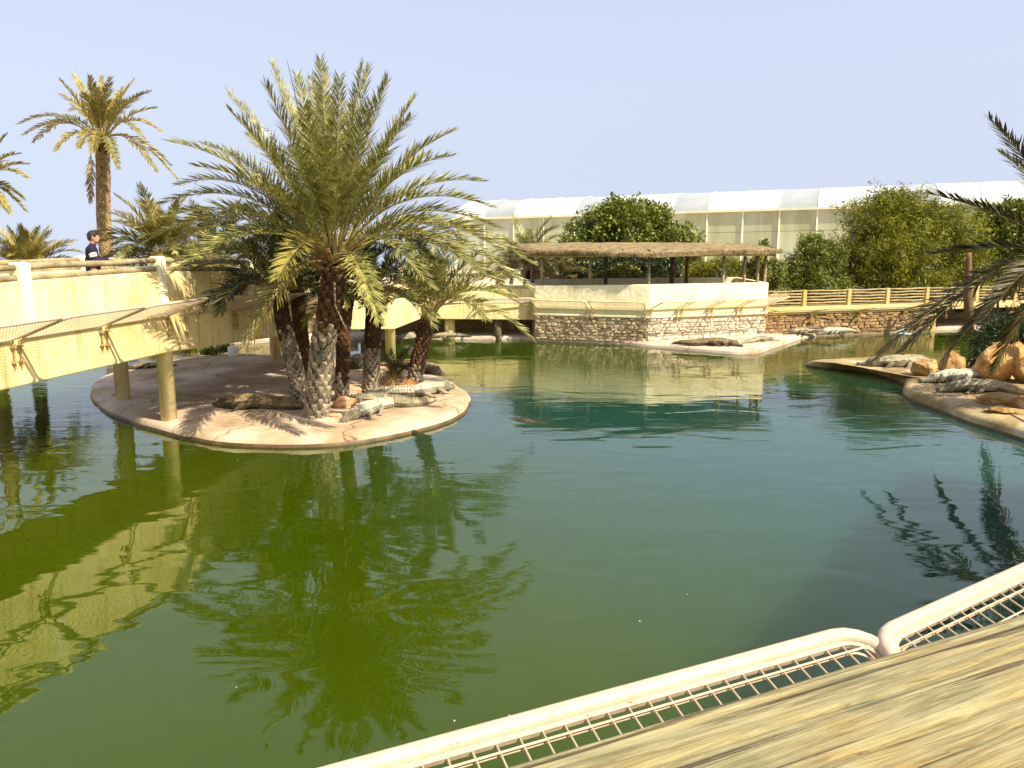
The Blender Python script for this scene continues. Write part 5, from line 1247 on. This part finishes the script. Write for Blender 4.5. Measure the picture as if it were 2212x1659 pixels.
def head(mb):
    ell(mb, hc, .092, .074, .112); ell(mb, hc + fx * .03 + Vector((0, 0, -.055)), .062, .055, .062)
    capsule(mb, hc + fx * .092 + Vector((0, 0, .005)), hc + fx * .108 + Vector((0, 0, -.022)), .008, .014, 8)     # nose
    capsule(mb, hc + fx * .086 + sx * -.02 + Vector((0, 0, -.055)), hc + fx * .086 + sx * .02 + Vector((0, 0, -.055)), .010, .010, 8)   # lips
    for s_ in (-1, 1): capsule(mb, hc + sx * (.074 * s_) + fx * -.008 + Vector((0, 0, .012)), hc + sx * (.078 * s_) + fx * -.004 + Vector((0, 0, -.028)), .017, .012, 8)   # ears
    for s_ in (-1, 1):      # hands: palm, four fingers, thumb resting on the rail
        w0 = Bp(.30, .15 * s_, 1.00); pm = Bp(.37, .12 * s_, .985); capsule(mb, w0, pm, .026, .034, 8)
        for k in range(4):
            f0 = pm + sx * (.018 * (k - 1.5)) + fx * .02; f1 = f0 + fx * (.034 + .006 * (1.5 - abs(k - 1.5))) + Vector((0, 0, -.012)); f2 = f1 + fx * .016 + Vector((0, 0, -.026))
            capsule(mb, f0, f1, .0095, .009, 6); capsule(mb, f1, f2, .009, .0075, 6)
        th0 = pm - sx * (.028 * s_) - fx * .01; capsule(mb, th0, th0 - sx * (.018 * s_) + fx * .034 + Vector((0, 0, -.008)), .0105, .009, 6)
caps = [(Bp(.0, 0, 1.22), Bp(.02, 0, 1.34), .052, .048), (Bp(-.015, 0, .85), Bp(-.02, 0, 1.16), .09, .085)]
for s_ in (-1, 1):
    caps += [(Bp(-.01, .165 * s_, 1.19), Bp(.05, .205 * s_, .97), .042, .036), (Bp(.05, .205 * s_, .97), Bp(.30, .15 * s_, 1.0), .034, .024),
             (Bp(0, .08 * s_, .80), Bp(.01, .09 * s_, .45), .075, .055), (Bp(.01, .09 * s_, .45), Bp(-.01, .09 * s_, .09), .052, .035), (Bp(-.03, .09 * s_, .04), Bp(.14, .10 * s_, .03), .04, .032)]
bodyo = body_mesh('body', caps, M['skin'], boy, .009, head)
shirt = [(Bp(-.015, 0, .80), Bp(-.015, 0, 1.0), .135, .13), (Bp(-.01, .045, 1.0), Bp(-.015, .05, 1.17), .115, .105), (Bp(-.01, -.045, 1.0), Bp(-.015, -.05, 1.17), .115, .105), (Bp(-.01, -.13, 1.205), Bp(-.01, .13, 1.205), .072, .072), (Bp(0, 0, 1.2), Bp(.008, 0, 1.265), .075, .062)]
for s_ in (-1, 1): shirt += [(Bp(-.01, .16 * s_, 1.19), Bp(.05, .21 * s_, .97), .066, .056), (Bp(.05, .21 * s_, .97), Bp(.25, .165 * s_, .995), .054, .040)]
so = body_mesh('jersey', shirt, M['shirt'], bodyo, .011)
tro = [(Bp(-.01, 0, .70), Bp(-.015, 0, .83), .135, .132)]
for s_ in (-1, 1): tro += [(Bp(0, .075 * s_, .74), Bp(.01, .09 * s_, .45), .10, .075), (Bp(.01, .09 * s_, .45), Bp(-.01, .09 * s_, .10), .072, .06)]
body_mesh('trousers', tro, M['denim'], bodyo, .012)
def hairf(mb):
    ell(mb, hc + fx * -.014 + Vector((0, 0, .028)), .097, .084, .102); ell(mb, hc + fx * -.05 + Vector((0, 0, -.005)), .06, .072, .075); ell(mb, hc + fx * .05 + Vector((0, 0, .085)), .05, .06, .035)
body_mesh('hair', [], M['hair'], bodyo, .010, hairf)
# white band on the near sleeve with dark lettering
a0, a1 = Bp(-.01, -.16, 1.19), Bp(.05, -.21, .97); ax = (a1 - a0).normalized()
m0 = a0 + ax * .085; m1 = a0 + ax * .160
MB().tube([m0, m1], [.0668, .0635], 20, caps=False).build('sleeve_band', M['white'], bodyo, True)
to_cam = Vector((0, 0, CAMZ)) - m0; to_cam.z = 0; to_cam = (to_cam - ax * to_cam.dot(ax)).normalized(); tl = ax.cross(to_cam).normalized()
for ang, kind in ((-.45, 'I'), (.25, 'K')):
    mb = MB()
    def on(u, v, r=.0685):        # u around, v along the band
        an = ang + u / r; return m0 + ax * (.012 + v) + (to_cam * math.cos(an) - tl * math.sin(an)) * (r - .004 * v / .075)
    segs = [((0, 0), (0, .05))] if kind == 'I' else [((-.012, 0), (-.012, .05)), ((-.012, .026), (.014, 0)), ((-.006, .022), (.014, .05))]
    for (u0, v0), (u1, v1) in segs: mb.bar(on(u0, v0), on(u1, v1), .008, .003, to_cam)
    mb.build('sleeve_letter', M['ink'], bodyo)

# ------------------------------------------------------------------ near walkway: timber rail, deck and screens
u1 = Vector((.906, .423)); n1 = Vector((-.423, .906))
r0 = Vector((.03, .70)) + n1 * .045
near = thing('near_walkway', (0, -0.4, 2.4), 'walkway in the foreground with a broad weathered timber handrail', 'walkway')
W0 = [r0 - u1 * 6.0, r0 + u1 * 1.75]
u2 = Vector((.834, .552)); W0.append(W0[1] + u2 * 1.9); u3 = Vector((.5, .866)); W0.append(W0[2] + u3 * 3.6); u4 = Vector((.6, .8)); W0.append(W0[3] + u4 * 7.5)
ins = offset_line(W0, -.10); ins_b = offset_line(W0, -.28); bk = offset_line(W0, -2.4); bk2 = offset_line(W0, -2.6)
for i in range(4):
    MB().prism([ins_b[i], ins_b[i + 1], ins[i + 1], ins[i]], 1.6, 3.24).build('parapet_wall', M['plaster'], near)
    MB().prism([bk[i], bk[i + 1], ins_b[i + 1], ins_b[i]], 2.15, 2.5).build('deck', M['plaster'], near)
    MB().prism([bk2[i], bk2[i + 1], bk[i + 1], bk[i]], 1.6, 3.24).build('parapet_wall', M['plaster'], near)
# broad handrail, cross-section with worn, slightly uneven top
for i in range(4):
    a, b = W0[i], W0[i + 1]; t = (b - a).normalized(); n = Vector((-t.y, t.x)); L = (b - a).length
    mb = MB(); N = int(L / (.02 if i == 0 else .05)); nt_ = 64 if i == 0 else 8
    cs = [(0.0, -.10), (0.008, -.03), (-.006, .012), (-.020, .024)] + [(-.03 - .215 * k / nt_, .030 + .004 * math.sin(math.pi * k / nt_)) for k in range(nt_ + 1)] + [(-.258, .024), (-.275, .012), (-.285, -.03), (-.28, -.10), (-.14, -.13)]
    cracks = [(5.2, 7.4, -.150, .014, .0030), (6.2, 7.9, -.235, .016, .0034), (4.0, 6.9, -.085, .009, .0024), (6.9, 7.9, -.060, .008, .0022), (5.9, 6.7, -.195, .010, .0024), (7.0, 7.7, -.180, .010, .0024), (6.3, 7.0, -.115, .007, .0022)] if i == 0 else []
    for k in range(N + 1):
        s_ = L * k / N
        for (off, z) in cs:
            j = .006 * noise.noise(Vector((s_ * 1.2, off * 14, i * 5))) + .003 * noise.noise(Vector((s_ * 2.5, off * 60, 2)))
            if z > .028:
                for (c0, c1, co, cd, cw) in cracks:
                    if c0 < s_ < c1:
                        e_ = min(1, (s_ - c0) / .25, (c1 - s_) / .25); cl = co + .010 * noise.noise(Vector((s_ * 1.6, co * 50, 0))) + .003 * noise.noise(Vector((s_ * 9, co * 50, 4)))
                        j -= cd * e_ * math.exp(-((off - cl) / cw) ** 2)
            mb.v.append((s_, off + (j * .6 if abs(j) < .006 else 0), z + j * (1 if z > 0 else .3)))
    m = len(cs)
    for k in range(N):
        for j in range(m): j2 = (j + 1) % m; mb.f.append((k * m + j, k * m + j2, (k + 1) * m + j2, (k + 1) * m + j))
    mb.f.append(tuple(range(m - 1, -1, -1))); mb.f.append(tuple(N * m + j for j in range(m)))
    me = mb.mesh('handrail'); me.materials.append(M['timber']); me.polygons.foreach_set('use_smooth', [True] * len(me.polygons))
    o = bpy.data.objects.new('handrail', me); col.objects.link(o); o.parent = near
    o.location = Vector((a.x, a.y, 3.466)) - near.location; o.rotation_euler = (0, 0, math.atan2(t.y, t.x))
hp = lambda p, z: Vector((p.x, p.y, z))
HOUT, HUP, HZ = 1.095, .37, 2.36
e1 = r0 + u1 * 1.77
guard_panel(near, hp(e1 - u1 * 2.6 - n1 * 0, HZ), hp(e1, HZ), HOUT, HUP, n1, .066, .026, .0036, each_wire=True, seg=20, prop=False, rr=.13, gap=.02)
n2 = Vector((-u2.y, u2.x)); q2 = PZ(1872, 1385, 2.73); s2 = Vector((q2.x, q2.y)) - n2 * HOUT
guard_panel(near, hp(s2, HZ), hp(s2 + u2 * 1.9, HZ), HOUT, HUP, n2, .066, .026, .0036, each_wire=True, seg=20, prop=False, rr=.13, gap=.02)

# ------------------------------------------------------------------ litter on the island and specks afloat
V_, F_ = [], []
for k in range(260):
    q = PZ(random.gauss(620, 150), random.gauss(850, 35), ZI)
    r_c = PZ(610, 850, ZI)
    if not (PZ(250, 850, ZI).x < q.x < PZ(960, 860, ZI).x and 16.2 < q.y < 22): continue
    a = random.uniform(0, 6.28); strand(Vector((q.x, q.y, ZI + .032)), Vector((math.cos(a), math.sin(a), .02)), .008, random.uniform(.06, .3))
o = link('leaf_litter', np_mesh('leaf_litter', V_, F_), M['frond_dry']); tag(o, 'dry brown leaf litter scattered on the island', kind='stuff')
mb = MB()
for k in range(8):
    q = PZ(random.uniform(50, 1500), random.uniform(960, 1640), 0); r = random.uniform(.004, .009)
    mb.tube([(q.x, q.y, -.003), (q.x, q.y, .004)], [r, r * .8], 6)
o = mb.build('floating_specks', M['white']); tag(o, 'tiny pale specks floating on the pond', kind='stuff')
